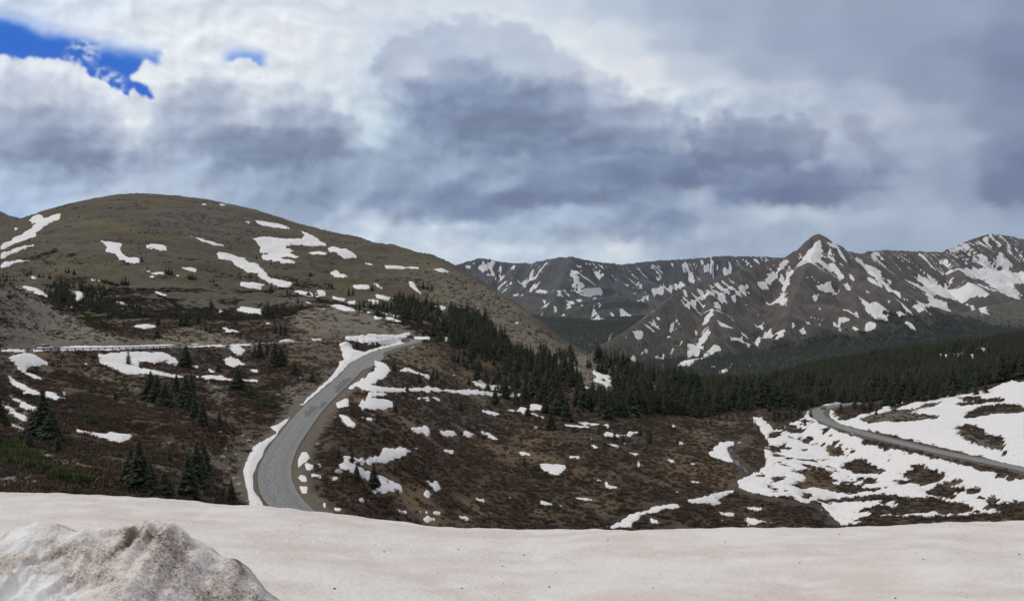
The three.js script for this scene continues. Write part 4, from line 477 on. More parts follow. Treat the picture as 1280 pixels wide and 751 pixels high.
{
  const nor = sheetNormals(near), nd = near.nd;
  const pick = o => { const i = Math.floor(o / nd), j = o - i * nd, d = near.ds[j], u = near.us[i]; return u < 810 && d > 430 + 60 * noise(near.X(i, j) / 60, d / 60) ? 1 : 0; };
  put(sheetMesh(near, nearCol, landMat, 22, pick, 0, nor), 'ground', { kind: 'structure', label: 'dark brown shrub slopes, scree and valley floor below the snow bank' });
  put(sheetMesh(near, nearCol, landMat, 22, pick, 1, nor), 'hill', { kind: 'structure', label: 'broad bald olive brown hill above the hairpin road' });
}
// the forest that grows on the far slopes
const farForest = new Float32Array(far.nu * far.nd);
const ff = px => overLand(far, px, 8, (o, s, x, d) => { farForest[o] = Math.max(farForest[o], sstep(-60, 60, s + fbm(x / 160, d / 160, 4, 0.6) * 260)); });
ff(Z(3, [388, 418, 440, 428, 530, 430, 600, 440, 700, 440, 790, 430, 800, 432, 770, 460, 730, 485, 690, 530, 700, 545, 790, 520, 740, 560, 720, 590, 640, 600, 540, 560, 470, 500, 420, 460]));
ff(Z(4, [-40, 700, 60, 600, 120, 560, 250, 528, 400, 480, 560, 490, 640, 442, 760, 428, 850, 402, 1000, 388, 1100, 372, 1120, 345, 1180, 340, 1300, 355, 1300, 560, 700, 620, 300, 640, 0, 720]));
{
  const nor = sheetNormals(far), nd = far.nd, col = new Float32Array(far.nu * nd * 3);
  for (let i = 0; i < far.nu; i++) for (let j = 0; j < nd; j++) {
    const o = i * nd + j, x = far.X(i, j), d = far.ds[j], y = far.y[o], n1 = fbm(x / 260, d / 260, 5, 0.6), n2 = fbm(x / 50 + 8, d / 50, 4, 0.6), st = noise((y + n1 * 60) / 34, 3.3);
    let c = mix3([0.112, 0.097, 0.086], [0.080, 0.074, 0.072], sstep(-0.2, 0.3, n1 + n2 * 0.5)); c = mix3(c, [0.118, 0.090, 0.064], 0.7 * sstep(0.05, 0.4, n2 + n1 * 0.6 + st * 0.2)); const sk = fbm(far.ft[o] * 4 + 30, far.fd[o] * 0.8, 5, 0.62); c = mix3(c, [0.140, 0.130, 0.122], 0.8 * sstep(0.02, 0.34, sk)); c = mix3(c, [0.050, 0.047, 0.048], 0.8 * sstep(0.02, 0.34, -sk + n2 * 0.4));
    if (far.kind[o] === 1) c = [c[0] * 1.08, c[1] * 1.02, c[2] * 0.98]; else { const g = (c[0] + c[1] + c[2]) / 3; c = [g * 0.95, g * 0.95, g * 0.96]; }
    if (far.kind[o] === 3) c = [0.085, 0.075, 0.055];
    const grass = sstep(150, 20, far.rise[o] + n1 * 90); if (far.kind[o] !== 3) c = mix3(c, [0.085, 0.080, 0.050], grass * 0.6);
    c = mix3(c, [0.028, 0.032, 0.022], Math.max(farForest[o], far.kind[o] === 0 && d < 6300 ? 0.9 : 0) * 0.92);
    col.set(c, o * 3);
  }
  const nm = [['valley', 'forested floor of the far valley between the hill and the peak'], ['mountain', 'pointed rocky peak streaked with snow gullies'], ['mountain', 'long distant mountain range with snow gullies'], ['mountain', 'small dark summit behind the bald hill']];
  nm.forEach(([name, label], k) => put(sheetMesh(far, col, mountMat, 420, o => far.kind[o], k, nor), name, { kind: 'structure', label }));
}
{ // the pass behind the camera
  const g = new THREE.PlaneGeometry(900, 500, 60, 40); g.rotateX(-Math.PI / 2); g.translate(0, -2.3, 246.5); const p = g.attributes.position, c = []; for (let i = 0; i < p.count; i++) { const x = p.getX(i), z = p.getZ(i); p.setY(i, -2.3 - Math.abs(x) * 0.05 + (z > 2 ? fbm(x / 40, z / 40, 3) * 5 * sstep(2, 60, z) : 0)); c.push(...mix3([0.10, 0.085, 0.05], [0.8, 0.78, 0.76], sstep(-0.05, 0.05, fbm(x / 60 + 5, z / 60, 3)))); }
  g.setAttribute('color', new THREE.Float32BufferAttribute(c, 3)); g.computeVertexNormals(); put(new THREE.Mesh(g, landMat), 'ground', { kind: 'structure', label: 'tundra of the pass behind the viewer' });
}

// ------------------------------------------------------------------ snow patches as things
function regionOf(c) {
  const { u, v, d } = c;
  if (d > 2000) return d > 5900 && u < 1010 ? ['snow gully on the long distant mountain range', 'snow gullies of the distant range', 'snow gully'] : ['snow streak on the rocky flank of the pointed peak', 'snow streaks on the pointed peak', 'snow gully'];
  if (d > 430 && u < 300) return ['snow patch on the face of the bald hill', 'snow patches on the bald hill', 'snow patch'];
  if (d > 430 && u < 620) return ['snow patch on the bald hill above the hairpin bend', 'snow patches above the hairpin', 'snow patch'];
  if (d > 430) return ['snow lying between trees of the spruce forest', 'snow among the forest trees', 'snow patch'];
  if (u > 900) return ['snow patch between dark shrubs beside the valley stream', 'snow patches by the stream', 'snow patch'];
  if (u < 320) return ['snow patch on the shrub slope below the guardrail', 'snow patches below the guardrail', 'snow patch'];
  return ['snow remnant among brown willow shrubs below the hairpin road', 'snow remnants on the shrub slope', 'snow patch'];
}
{
  const special = { '0': 0 };
  for (const [sheet, field, deep, slope, minPx, maxN] of [[near, nearSnow, nearDeep, 0.36, 14, 190], [far, farSnow, null, 0.05, 16, 110]]) {
    const cut = cutSnow(sheet, field, deep, slope, 0.22), big = cut.list.filter(c => c.px > minPx && c.v < 700).slice(0, maxN), rest = cut.list.filter(c => !big.includes(c));
    for (const c of big) { let [label, group, category] = regionOf(c); const as = (c.b - c.a + 1) / (c.f - c.e + 1), mid = ((c.b + c.a) / 2); label = (c.px > 900 ? 'large ' : c.px > 220 ? 'medium ' : c.px > 60 ? 'small ' : 'tiny ') + (as > 5 ? 'thin long ' : as > 2.6 ? 'elongated ' : as < 0.8 ? 'upright ' : 'compact ') + label; if (sheet === near && c === big[0]) label = 'wide snowfield with shrub islands between the stream and the forest road'; if (sheet === near && c === big[1]) label = 'smooth white snowfield between the forest and the road beside it'; put(new THREE.Mesh(cut.geo([c.t]), snowMat), 'snow_patch', { label, group, category }); }
    if (rest.length) put(new THREE.Mesh(cut.geo(rest.map(c => c.t)), snowMat), 'scattered_snow', { kind: 'stuff', label: sheet === near ? 'small scattered remnants of snow on the slopes' : 'fine flecks of snow on the far mountains' });
    console.log('snow', big.length, rest.length, big.slice(0, 6).map(c => [Math.round(c.u), Math.round(c.v), Math.round(c.d), Math.round(c.px)].join('/')).join(' '));
  }
}

// ------------------------------------------------------------------ roads
const asphaltTex = pixTexture(1024, (i, j) => { const a = wrapNoise(i, j, 1024, 6, 5, 0.6), b = wrapNoise(i + 77, j, 1024, 90, 3, 0.7), w = ((i / 1024 + 0.5) % 1 - 0.5) * 9, l = wrapNoise(i * 3, j * 0.25, 1024, 12, 4, 0.6), worn = Math.exp(-(((Math.abs(w) - 1.5) / 0.55) ** 2)) * (0.10 + 0.16 * a), seam = Math.abs(w + 0.18 * a) < 0.07 ? 0.16 : 0, crack = Math.abs(wrapNoise(i + 500, j, 1024, 7, 4, 0.6)) < 0.012 ? 0.25 : 0, k = clamp(0.84 + a * 0.24 + b * 0.25 + l * 0.22 - worn - seam - crack, 0.25, 1); return [k, k, k * 0.99]; });
const asphalt = new THREE.MeshStandardMaterial({ color: new THREE.Color(0.215, 0.218, 0.220), map: asphaltTex, bumpMap: gritBump, bumpScale: 0.02, roughness: 0.9 });
const patchMat = new THREE.MeshStandardMaterial({ color: new THREE.Color(0.130, 0.132, 0.135), map: asphaltTex, roughness: 0.85 });
const sides = line => line.map((p, i) => { const a = line[Math.max(0, i - 1)], b = line[Math.min(line.length - 1, i + 1)], x = b.x - a.x, z = b.z - a.z, l = Math.hypot(x, z) || 1; return [-z / l, x / l]; });   // unit vector to the right of travel
function ribbon(line, left, right, lift, i0 = 0, i1 = line.length - 1, bank = 0) {
  const S = sides(line), pos = [], uv = [], ix = [], m = 6; let L = 0;
  for (let i = i0; i <= i1; i++) {
    if (i > i0) L += line[i].distanceTo(line[i - 1]); const l = typeof left === 'function' ? left(i) : left, r = typeof right === 'function' ? right(i) : right;
    for (let k = 0; k <= m; k++) { const w = mix(l, r, k / m); pos.push(line[i].x + S[i][0] * w, line[i].y + lift - w * w * 0.004, line[i].z + S[i][1] * w); uv.push(w / 9, L / 9); }
    if (i > i0) for (let k = 0; k < m; k++) { const a = (i - i0 - 1) * (m + 1) + k, b = a + m + 1; ix.push(a, a + 1, b + 1, a, b + 1, b); }
  }
  const g = new THREE.BufferGeometry(); g.setAttribute('position', new THREE.Float32BufferAttribute(pos, 3)); g.setAttribute('uv', new THREE.Float32BufferAttribute(uv, 2)); g.setIndex(ix); g.computeVertexNormals(); return g;
}
const nearest = (line, u, v) => { let b = 0, q = 1e9; line.forEach((p, i) => { const a = CU + F * p.x / -p.z - u, c = CV + F * p.y / p.z - v, e = a * a + c * c; if (e < q) { q = e; b = i; } }); return b; };
const turnout = nearest(lowerRoad, 452, 456);
{
  const wr = i => 2.85 + 3.9 * Math.exp(-(((i - turnout - 3) / 16) ** 4)) + 0.12 * noise(i / 3, 1), wl = i => -2.85 - 0.12 * noise(i / 3, 9);
  const road = put(new THREE.Mesh(ribbon(lowerRoad, wl, wr, 0.06), asphalt), 'road', { kind: 'structure', label: 'grey asphalt road winding up to a hairpin bend' });
  const patch = (a, b, l, r) => { const i0 = nearest(lowerRoad, ...a), i1 = nearest(lowerRoad, ...b), lo = Math.min(i0, i1), hi = Math.max(i0, i1); part(road, 'asphalt_patch', ribbon(lowerRoad, i => { const e = Math.sin(Math.PI * clamp((i - lo + 0.5) / (hi - lo + 1))) ** 0.3, m = (l + r) / 2; return m + (l - m) * e + 1.1 * noise(i / 1.7, l * 3); }, i => { const e = Math.sin(Math.PI * clamp((i - lo + 0.5) / (hi - lo + 1))) ** 0.3, m = (l + r) / 2; return m + (r - m) * e + 1.1 * noise(i / 1.9, r * 5 + 2); }, 0.085, lo, hi), patchMat); };
  patch([432, 472], [416, 486], -0.4, 1.9); patch([419, 482], [411, 490], 1.2, 2.4); patch([398, 512], [388, 526], -0.9, 0.9); patch([401, 505], [397, 517], 1.0, 2.2);
  put(new THREE.Mesh(ribbon(rightRoad, -3.1, 3.1, 0.06), asphalt), 'road', { kind: 'structure', label: 'grey asphalt road crossing the snowy slope beside the forest' });
}

// ------------------------------------------------------------------ guardrail along the upper road, on the valley side
{
  const i0 = nearest(lowerRoad, 425, 426), i1 = lowerRoad.length - 8, S = sides(lowerRoad);   // travel goes left, so the valley is on the left hand
  const g0 = new THREE.Group(); g0.position.set(0, 0, 0);
  const steel = new THREE.MeshStandardMaterial({ color: new THREE.Color(0.30, 0.31, 0.32), metalness: 0.5, roughness: 0.6 }), wood = new THREE.MeshStandardMaterial({ color: new THREE.Color(0.075, 0.06, 0.045), roughness: 0.9 });
  const off = -4.1, prof = [[0, 0.84], [0.05, 0.80], [0.05, 0.74], [0, 0.69], [0.05, 0.64], [0.05, 0.58], [0, 0.53]], pos = [], ix = []; let first = null; const pt = i => new THREE.Vector3(lowerRoad[i].x + S[i][0] * off, lowerRoad[i].y - 0.05, lowerRoad[i].z + S[i][1] * off);
  first = pt(i0); g0.position.copy(first);
  for (let i = i0; i <= i1; i++) { const p = pt(i).sub(first); for (const [w, h] of prof) pos.push(p.x + S[i][0] * w, p.y + h, p.z + S[i][1] * w); if (i > i0) for (let k = 0; k < prof.length - 1; k++) { const a = (i - i0 - 1) * prof.length + k, b = a + prof.length; ix.push(a, a + 1, b + 1, a, b + 1, b); } }
  const g = new THREE.BufferGeometry(); g.setAttribute('position', new THREE.Float32BufferAttribute(pos, 3)); g.setIndex(ix); g.computeVertexNormals(); part(g0, 'rail', g, steel);
  const pg = new THREE.BoxGeometry(0.2, 1.35, 0.22); pg.translate(0, 0.18, 0); let run = 0;
  for (let i = i0; i <= i1; i++) { if (i > i0) run += lowerRoad[i].distanceTo(lowerRoad[i - 1]); if (i > i0 && run < 1.9) continue; run = 0; const m = part(g0, 'post', pg, wood), p = pt(i).sub(first); m.position.set(p.x - S[i][0] * 0.13, p.y, p.z - S[i][1] * 0.13); m.rotation.y = Math.atan2(S[i][0], S[i][1]); }
  put(g0, 'guardrail', { label: 'long steel guardrail on short posts beside the upper road', category: 'guardrail' });
}

// ------------------------------------------------------------------ cars and signs
function car(paint, van) {
  const g = new THREE.Group(), pm = new THREE.MeshPhysicalMaterial({ color: paint, roughness: 0.35, clearcoat: 0.7, clearcoatRoughness: 0.15 }), dk = new THREE.MeshStandardMaterial({ color: new THREE.Color(0.02, 0.022, 0.025), roughness: 0.15 }), ty = new THREE.MeshStandardMaterial({ color: new THREE.Color(0.02, 0.02, 0.02), roughness: 0.9 }), rm = new THREE.MeshStandardMaterial({ color: new THREE.Color(0.4, 0.4, 0.41), roughness: 0.4, metalness: 0.8 });
  const s = new THREE.Shape(); s.moveTo(-2.1, 0.32); s.lineTo(2.05, 0.32); s.quadraticCurveTo(2.2, 0.6, 2.1, 0.78); s.lineTo(1.15, 0.98); s.lineTo(-2.0, 1.02); s.quadraticCurveTo(-2.2, 0.7, -2.1, 0.32);
  const b = new THREE.ExtrudeGeometry(s, { depth: 1.62, bevelEnabled: true, bevelSize: 0.08, bevelThickness: 0.08, bevelSegments: 2 }); b.translate(0, 0, -0.81); part(g, 'body', b, pm);
  const c = new THREE.Shape(); c.moveTo(1.1, 0.98); c.lineTo(0.45, van ? 1.56 : 1.46); c.lineTo(van ? -1.75 : -1.0, van ? 1.58 : 1.46); c.lineTo(van ? -2.0 : -1.75, 1.0); c.closePath();
  const cg = new THREE.ExtrudeGeometry(c, { depth: 1.38, bevelEnabled: true, bevelSize: 0.05, bevelThickness: 0.09, bevelSegments: 2 }); cg.translate(0, 0, -0.69); part(g, 'windows', cg, dk);
  const r = new RoundedBoxGeometry(van ? 2.1 : 1.4, 0.07, 1.42, 2, 0.03); r.translate(van ? -0.65 : -0.28, van ? 1.64 : 1.52, 0); part(g, 'roof', r, pm);
  for (const [x, z] of [[1.3, 0.8], [1.3, -0.8], [-1.3, 0.8], [-1.3, -0.8]]) { const w = part(g, 'wheel', new THREE.TorusGeometry(0.24, 0.1, 8, 18), ty); w.position.set(x, 0.33, z); const d = new THREE.CylinderGeometry(0.2, 0.2, 0.14, 14); d.rotateX(Math.PI / 2); part(w, 'rim', d, rm); }
  for (const z of [0.6, -0.6]) { const h = part(g, 'headlight', new RoundedBoxGeometry(0.1, 0.14, 0.32, 2, 0.03), rm); h.position.set(2.08, 0.68, z); const tl = part(g, 'tail_light', new RoundedBoxGeometry(0.08, 0.16, 0.24, 2, 0.03), new THREE.MeshStandardMaterial({ color: new THREE.Color(0.3, 0.01, 0.01), roughness: 0.3 })); tl.position.set(-2.12, 0.8, z); }
  return g;
}
function onRoad(g, line, i, side, flip) { const S = sides(line)[i], p = line[i]; g.position.set(p.x + S[0] * side, p.y + 0.07 - side * side * 0.004, p.z + S[1] * side); g.rotation.y = Math.atan2(S[0], S[1]) + (flip ? Math.PI : 0) ; return g; }
put(onRoad(car(new THREE.Color(0.8, 0.8, 0.8), true), lowerRoad, nearest(lowerRoad, 63, 438), 1.6, true), 'car', { label: 'white car driving along the upper road behind the guardrail', category: 'car' });
put(onRoad(car(new THREE.Color(0.22, 0.012, 0.03), false), rightRoad, nearest(rightRoad, 1027, 512), 1.3, true), 'car', { label: 'dark red car rounding the bend beside the forest', category: 'car' });
{ const h = near.hit(533, 428.5), g = car(new THREE.Color(0.03, 0.04, 0.06), true); g.position.set(h.x, near.h(h.x, h.z) + 0.02, h.z); g.rotation.y = 0.5; put(g, 'car', { label: 'dark blue car parked on the outside of the hairpin bend', category: 'car' }); }
{
  const g = new THREE.Group(), h = near.hit(473.5, 443), metal = new THREE.MeshStandardMaterial({ color: new THREE.Color(0.35, 0.35, 0.34), roughness: 0.6, metalness: 0.6 });
  g.position.set(h.x, near.h(h.x, h.z), h.z); const p = new THREE.BoxGeometry(0.08, 2.2, 0.06); p.translate(0, 1.0, 0); part(g, 'post', p, metal);
  const b = new RoundedBoxGeometry(0.92, 0.92, 0.04, 2, 0.02); b.rotateZ(Math.PI / 4); b.translate(0, 1.75, 0.06); part(g, 'sign_board', b, new THREE.MeshStandardMaterial({ color: new THREE.Color(0.75, 0.40, 0.02), roughness: 0.5 }));
  put(g, 'road_sign', { label: 'small yellow diamond warning sign beside the road near the hairpin', category: 'road sign' });
}

// ------------------------------------------------------------------ conifers
function spruce(seed, whorls, per, detail, slim, lean = 0) {       // height 1, pointed, drooping branch sprays; returns { trunk, crown }
  const R = rng(seed), pos = [], col = [], ix = []; const V = (x, y, z, k) => { pos.push(x, y, z); col.push(k[0], k[1], k[2]); return pos.length / 3 - 1; };
  for (let w = 0; w < whorls; w++) {
    const t = (w + 0.4 * R()) / whorls, y0 = 0.035 + 0.955 * Math.pow(t, 0.92), prof = Math.pow(1 - t, 0.85) * (0.75 + 0.5 * R()) * sstep(-0.05, 0.12, t), n = Math.max(3, Math.round(per * (0.5 + 0.5 * (1 - t)))), ph = R() * 6.28;
    for (let b = 0; b < n; b++) {
      const a = ph + (b + 0.7 * (R() - 0.5)) / n * 6.283, len = slim * prof * (0.6 + 0.65 * R()) + 0.012, ca = Math.cos(a), sa = Math.sin(a), droop = (0.10 + 0.28 * R()) * len + 0.01 - 0.35 * len * sstep(0.6, 1, t), yb = y0 + (R() - 0.5) * 0.02;
      const tone = 0.6 + 0.7 * R(), warm = R() < 0.12 ? 1 : 0, k = [0.022 * tone * (1 + warm * 0.9), 0.031 * tone * (1 + warm * 0.35), 0.012 * tone];
      for (let s = 0; s < detail; s++) {
        const f = (s + 0.3) / detail, f1 = Math.min(1.08, f + 0.9 / detail + 0.12), wd = len * (0.40 - 0.22 * f) * (0.7 + 0.6 * R()), dz = (R() - 0.5) * 0.012;
        for (const sd of [-1, 1]) {
          const px = ca * len * f, pz = sa * len * f, py = yb - droop * f * f, qx = ca * len * f1, qz = sa * len * f1, qy = yb - droop * f1 * f1 + dz, mx = (px + qx) / 2 - sa * sd * wd, mz = (pz + qz) / 2 + ca * sd * wd, my = (py + qy) / 2 - wd * (0.25 + 0.5 * R());
          const i = V(px, py + 0.004, pz, k); V(mx, my, mz, k); V(qx, qy, qz, k); ix.push(i, i + 1, i + 2);
        }
      }
    }
  }
  const g = new THREE.BufferGeometry(); g.setAttribute('position', new THREE.Float32BufferAttribute(pos, 3)); g.setAttribute('color', new THREE.Float32BufferAttribute(col, 3)); g.setIndex(ix); g.computeVertexNormals();
  const t = new THREE.CylinderGeometry(0.003, 0.016, 0.99, 6, 3); t.translate(0, 0.465, 0);
  return { crown: g, trunk: t };
}
const leafMat = new THREE.MeshStandardMaterial({ vertexColors: true, roughness: 0.9, side: THREE.DoubleSide });
const barkMat = new THREE.MeshStandardMaterial({ color: new THREE.Color(0.06, 0.045, 0.035), roughness: 1 });
const nearKinds = [spruce(11, 44, 17, 4, 0.23), spruce(12, 40, 17, 4, 0.27), spruce(13, 46, 17, 4, 0.20), spruce(14, 38, 17, 4, 0.30)];
const midKinds = [spruce(21, 22, 10, 2, 0.19), spruce(22, 20, 10, 2, 0.23), spruce(23, 22, 10, 2, 0.16), spruce(24, 19, 10, 2, 0.26), spruce(25, 22, 9, 2, 0.20)];
const withTrunk = k => { const t = k.trunk.clone(); const c = new Float32Array(t.attributes.position.count * 3); for (let i = 0; i < c.length; i += 3) { c[i] = 0.06; c[i + 1] = 0.045; c[i + 2] = 0.035; } t.setAttribute('color', new THREE.BufferAttribute(c, 3)); t.deleteAttribute('uv'); return mergeGeometries([k.crown, t]); };
const idx = (x, d) => Math.floor(near.iu(CU + F * x / d)) * near.nd + Math.floor(near.id(d));
const R = rng(5), trees = [];
const blocked = (x, z) => nearRoad(x, z)[0] < 5.6;
function tree(u, v, hpx, where, wide = 1) { const h = near.hit(u, v); if (!h) return; trees.push({ x: h.x, z: h.z, h: clamp(hpx * -h.z / F, 0.8, 17), where, wide, px: hpx, hand: true }); }
const tl = (k, where, list) => list.forEach(([x, y, h, w]) => { const [u, v] = Z(k, [x, y]); tree(u, v, h / VIEW[k][2], where, w); });
const WHERE = {
  guard: ['spruce on the shrub slope below the guardrail', 'spruces below the guardrail'], bank: ['spruce rising behind the foreground snow bank', 'spruces behind the snow bank'],
  road: ['spruce among shrubs beside the winding road', 'spruces beside the winding road'], slope: ['spruce on the brown slope above the stream', 'spruces on the shrub slope'], knoll: ['spruce in the grove below the hairpin', 'grove below the hairpin'],
  hill: ['spruce on the face of the bald hill', 'spruces on the bald hill'], forest: ['spruce at the valley forest edge', 'valley forest edge'], snowy: ['spruce near the road beside the forest', 'spruces in the snowfield'],
};
tl(5, 'guard', [[180, 442, 225, 1.1], [140, 432, 120], [215, 458, 150], [545, 122, 78], [640, 272, 128, 1.1], [668, 284, 124], [700, 302, 112], [750, 242, 90], [790, 302, 142, 1.1], [815, 264, 112], [830, 352, 100], [862, 384, 112, 1.15], [935, 378, 78], [790, 132, 98], [1012, 232, 100, 1.2], [1070, 258, 60, 1.2], [930, 152, 62], [425, 420, 42], [555, 402, 42], [860, 490, 76], [780, 482, 42], [-2, 384, 122], [985, 222, 44], [620, 262, 70], [725, 300, 80], [805, 325, 90], [490, 270, 60], [375, 350, 30], [400, 370, 30], [960, 380, 40]]);
tl(5, 'bank', [[592, 672, 240, 1.15], [556, 655, 185], [640, 690, 155, 1.1], [700, 690, 125, 1.1], [800, 705, 210, 1.1], [836, 650, 205, 1.05], [868, 605, 150, 1.1], [985, 712, 104, 1.15], [720, 545, 72], [665, 690, 100], [880, 690, 50], [120, 480, 90], [245, 500, 90], [0, 480, 70]]);
tl(6, 'road', [[45, 248, 78, 1.2], [110, 132, 56], [128, 138, 72], [155, 124, 56], [182, 168, 92], [206, 166, 70], [255, 198, 62], [318, 224, 56], [480, 98, 38], [612, 184, 42], [618, 334, 62], [550, 374, 46], [525, 446, 42], [650, 444, 42], [412, 506, 68], [462, 516, 62], [478, 588, 74, 1.2], [540, 608, 94, 1.15], [425, 586, 46], [455, 474, 46], [720, 558, 42], [705, 226, 48], [770, 214, 46], [685, 228, 30], [750, 218, 32], [855, 326, 54], [660, 348, 32], [660, 258, 32], [725, 280, 32], [400, 380, 26], [615, 555, 40], [590, 590, 22], [370, 600, 28], [755, 200, 30], [145, 190, 24], [165, 310, 26], [675, 610, 26]]);
tl(7, 'knoll', [[20, 194, 48], [93, 214, 62], [122, 270, 78], [205, 270, 62], [235, 260, 52], [250, 310, 62], [340, 366, 84], [402, 334, 96, 1.1], [375, 304, 112], [350, 264, 84], [440, 274, 92], [470, 296, 112, 1.1], [545, 316, 112, 1.1], [520, 296, 92], [622, 314, 78], [655, 304, 82], [680, 294, 86], [715, 294, 92], [580, 304, 78], [160, 206, 62], [182, 196, 62], [215, 206, 72], [240, 166, 62], [335, 134, 88], [352, 154, 92], [395, 174, 92], [420, 170, 82], [442, 196, 82], [390, 114, 42], [426, 112, 38], [440, 114, 38], [484, 126, 52], [494, 126, 50], [525, 142, 62], [540, 142, 52], [556, 144, 54], [580, 148, 40], [600, 150, 48], [618, 154, 44], [640, 160, 40], [300, 260, 70], [318, 300, 80], [365, 210, 90], [330, 210, 90], [270, 230, 60], [455, 240, 100], [535, 270, 80], [500, 270, 80], [565, 310, 90], [635, 312, 70], [700, 300, 86], [735, 290, 80], [755, 280, 76], [770, 300, 84], [790, 302, 84], [812, 304, 80], [835, 306, 78], [860, 308, 74], [885, 312, 70], [905, 318, 70], [930, 322, 62], [955, 316, 56], [980, 310, 50], [1005, 304, 46]]);
tl(7, 'slope', [[590, 408, 52], [622, 414, 42], [690, 388, 48], [732, 420, 62], [722, 422, 50], [835, 424, 42], [525, 382, 30], [235, 508, 48], [430, 674, 46], [490, 714, 20], [690, 585, 22], [715, 640, 14], [90, 590, 20], [890, 365, 30], [965, 345, 34], [1000, 330, 40], [1030, 325, 36]]);
tl(8, 'snowy', [[405, 298, 42], [175, 275, 28], [690, 250, 36], [1106, 210, 40], [283, 275, 66], [262, 240, 70], [300, 265, 60], [330, 270, 50], [550, 240, 50], [1206, 412, 16], [430, 262, 40], [350, 262, 60], [380, 255, 60], [120, 272, 24], [1130, 168, 60], [1090, 172, 60], [960, 185, 70], [1000, 180, 70], [820, 205, 80], [870, 200, 80], [640, 235, 70], [605, 228, 76], [670, 232, 76], [740, 218, 80], [775, 210, 80], [920, 192, 78], [1045, 172, 62]]);
tl(1, 'hill', [[320, 416, 28], [345, 424, 32], [305, 418, 32], [260, 408, 20], [110, 424, 28], [140, 424, 34], [125, 430, 28], [790, 424, 42, 1.3], [775, 420, 34], [805, 424, 36], [665, 364, 28, 1.3], [900, 448, 38, 1.3], [885, 444, 32], [915, 448, 28], [585, 474, 48], [570, 470, 34], [600, 474, 34], [620, 594, 62], [640, 606, 62], [655, 612, 56], [680, 622, 56], [605, 580, 46], [740, 660, 64, 1.2], [735, 724, 58, 1.4], [850, 664, 76], [870, 666, 84, 1.1], [930, 656, 76], [965, 696, 66], [985, 700, 54], [990, 588, 60, 1.2], [1000, 462, 28], [690, 404, 26], [985, 460, 24], [1035, 680, 40], [1105, 660, 36], [230, 445, 34], [200, 440, 28], [180, 436, 26], [790, 620, 24], [30, 440, 24], [10, 440, 30], [60, 440, 22]]);
tl(2, 'hill', [[130, 620, 80, 1.1], [150, 630, 70], [170, 600, 50], [165, 700, 60], [190, 706, 62], [210, 708, 72], [220, 515, 40], [145, 508, 46], [135, 512, 36], [235, 540, 46], [320, 524, 40], [270, 560, 40], [290, 580, 36], [510, 522, 52], [530, 520, 40], [860, 490, 40], [880, 494, 36], [900, 498, 36], [840, 486, 26], [880, 532, 32], [430, 490, 30], [415, 480, 26], [330, 430, 24, 1.5], [75, 350, 18, 1.5], [360, 524, 26], [380, 560, 28], [560, 590, 50], [540, 590, 40], [580, 580, 44], [620, 500, 36], [690, 600, 60], [670, 590, 50], [650, 590, 40], [710, 590, 50], [200, 590, 40], [250, 600, 30], [120, 600, 40]]);
// trees too many to place by eye: scattered over the stands the photograph shows
const inView = (x, d, h) => { if (d < 470) return false; const u = CU + F * x / d, y = near.h(x, -d), j = Math.floor(near.id(d)) + 4; for (const k of [0.35, 0.65, 0.95]) { const q = near.hit(u, CV - F * (y + h * k) / d, j); if (q && -q.z < d * 1.3 && nearSnow[idx(q.x, -q.z)] > 0.3) return R() < 0.93; } return false; };
function stand(px, count, hmin, hmax, where, gap, keepOffSnow = 0.4) {
  const q = onLand(near, px); if (!q) return; let x0 = 1e9, x1 = -1e9; for (let i = 0; i < q.P.length; i += 2) { x0 = Math.min(x0, q.P[i]); x1 = Math.max(x1, q.P[i]); }
  const cells = new Set(); let n = 0; for (let k = 0; k < count * 14 && n < count; k++) { const x = mix(x0, x1, R()), d = mix(q.d0, q.d1, R()); if (polySD(q.P, x, d) + noise(x / 20, d / 20) * 12 < 0) continue; const key = Math.floor(x / gap) + ',' + Math.floor(d / gap); if (cells.has(key) || blocked(x, -d)) continue; const o = Math.floor(near.iu(CU + F * x / d)) * near.nd + Math.floor(near.id(d)); if (nearSnow[o] > keepOffSnow) continue; if (where === 'forest' && fbm(x / 26 + 8, d / 40, 3) > 0.10 + 0.25 * R()) continue; const h = mix(hmin, hmax, Math.pow(R(), 1.4)) * (0.8 + 0.5 * sstep(-0.3, 0.3, noise(x / 30, d / 30))); if (where === 'forest' && inView(x, d, h)) continue; cells.add(key); trees.push({ x, z: -d, h, where, wide: 0.85 + 0.4 * R(), px: h * F / d * 0.8 }); n++; }
}
stand(Z(1, [230, 480, 300, 470, 440, 480, 520, 560, 575, 620, 500, 640, 440, 610, 350, 600, 300, 580, 230, 540]), 260, 2.5, 7, 'hill', 2.0);
stand(Z(1, [0, 430, 90, 435, 100, 455, 0, 452]), 24, 2, 4, 'hill', 3);
stand(Z(2, [740, 530, 800, 540, 900, 570, 1000, 570, 1100, 600, 1140, 640, 1200, 670, 1200, 751, 1000, 760, 920, 751, 860, 700, 780, 660, 720, 620]), 330, 4, 9, 'knoll', 3.2, 0.9);
stand(Z(7, [60, 40, 250, 70, 330, 120, 335, 300, 210, 265, 90, 205, 40, 150]), 120, 4.5, 9.5, 'knoll', 3.4, 0.7);
stand(Z(7, [440, 190, 560, 230, 740, 235, 760, 300, 620, 315, 480, 300, 440, 250]), 60, 6, 10.5, 'knoll', 3.4, 0.5);
stand(Z(2, [590, 560, 700, 580, 760, 640, 700, 640, 600, 600]), 26, 3, 6, 'knoll', 3.6);
stand(Z(3, [0, 385, 90, 410, 160, 450, 230, 520, 260, 560, 240, 640, 100, 660, 0, 640]), 200, 5, 10, 'knoll', 3.2, 0.9);
stand(Z(3, [380, 560, 470, 560, 560, 640, 570, 720, 500, 740, 400, 700, 360, 640]), 34, 6, 10, 'knoll', 3.6, 0.6);
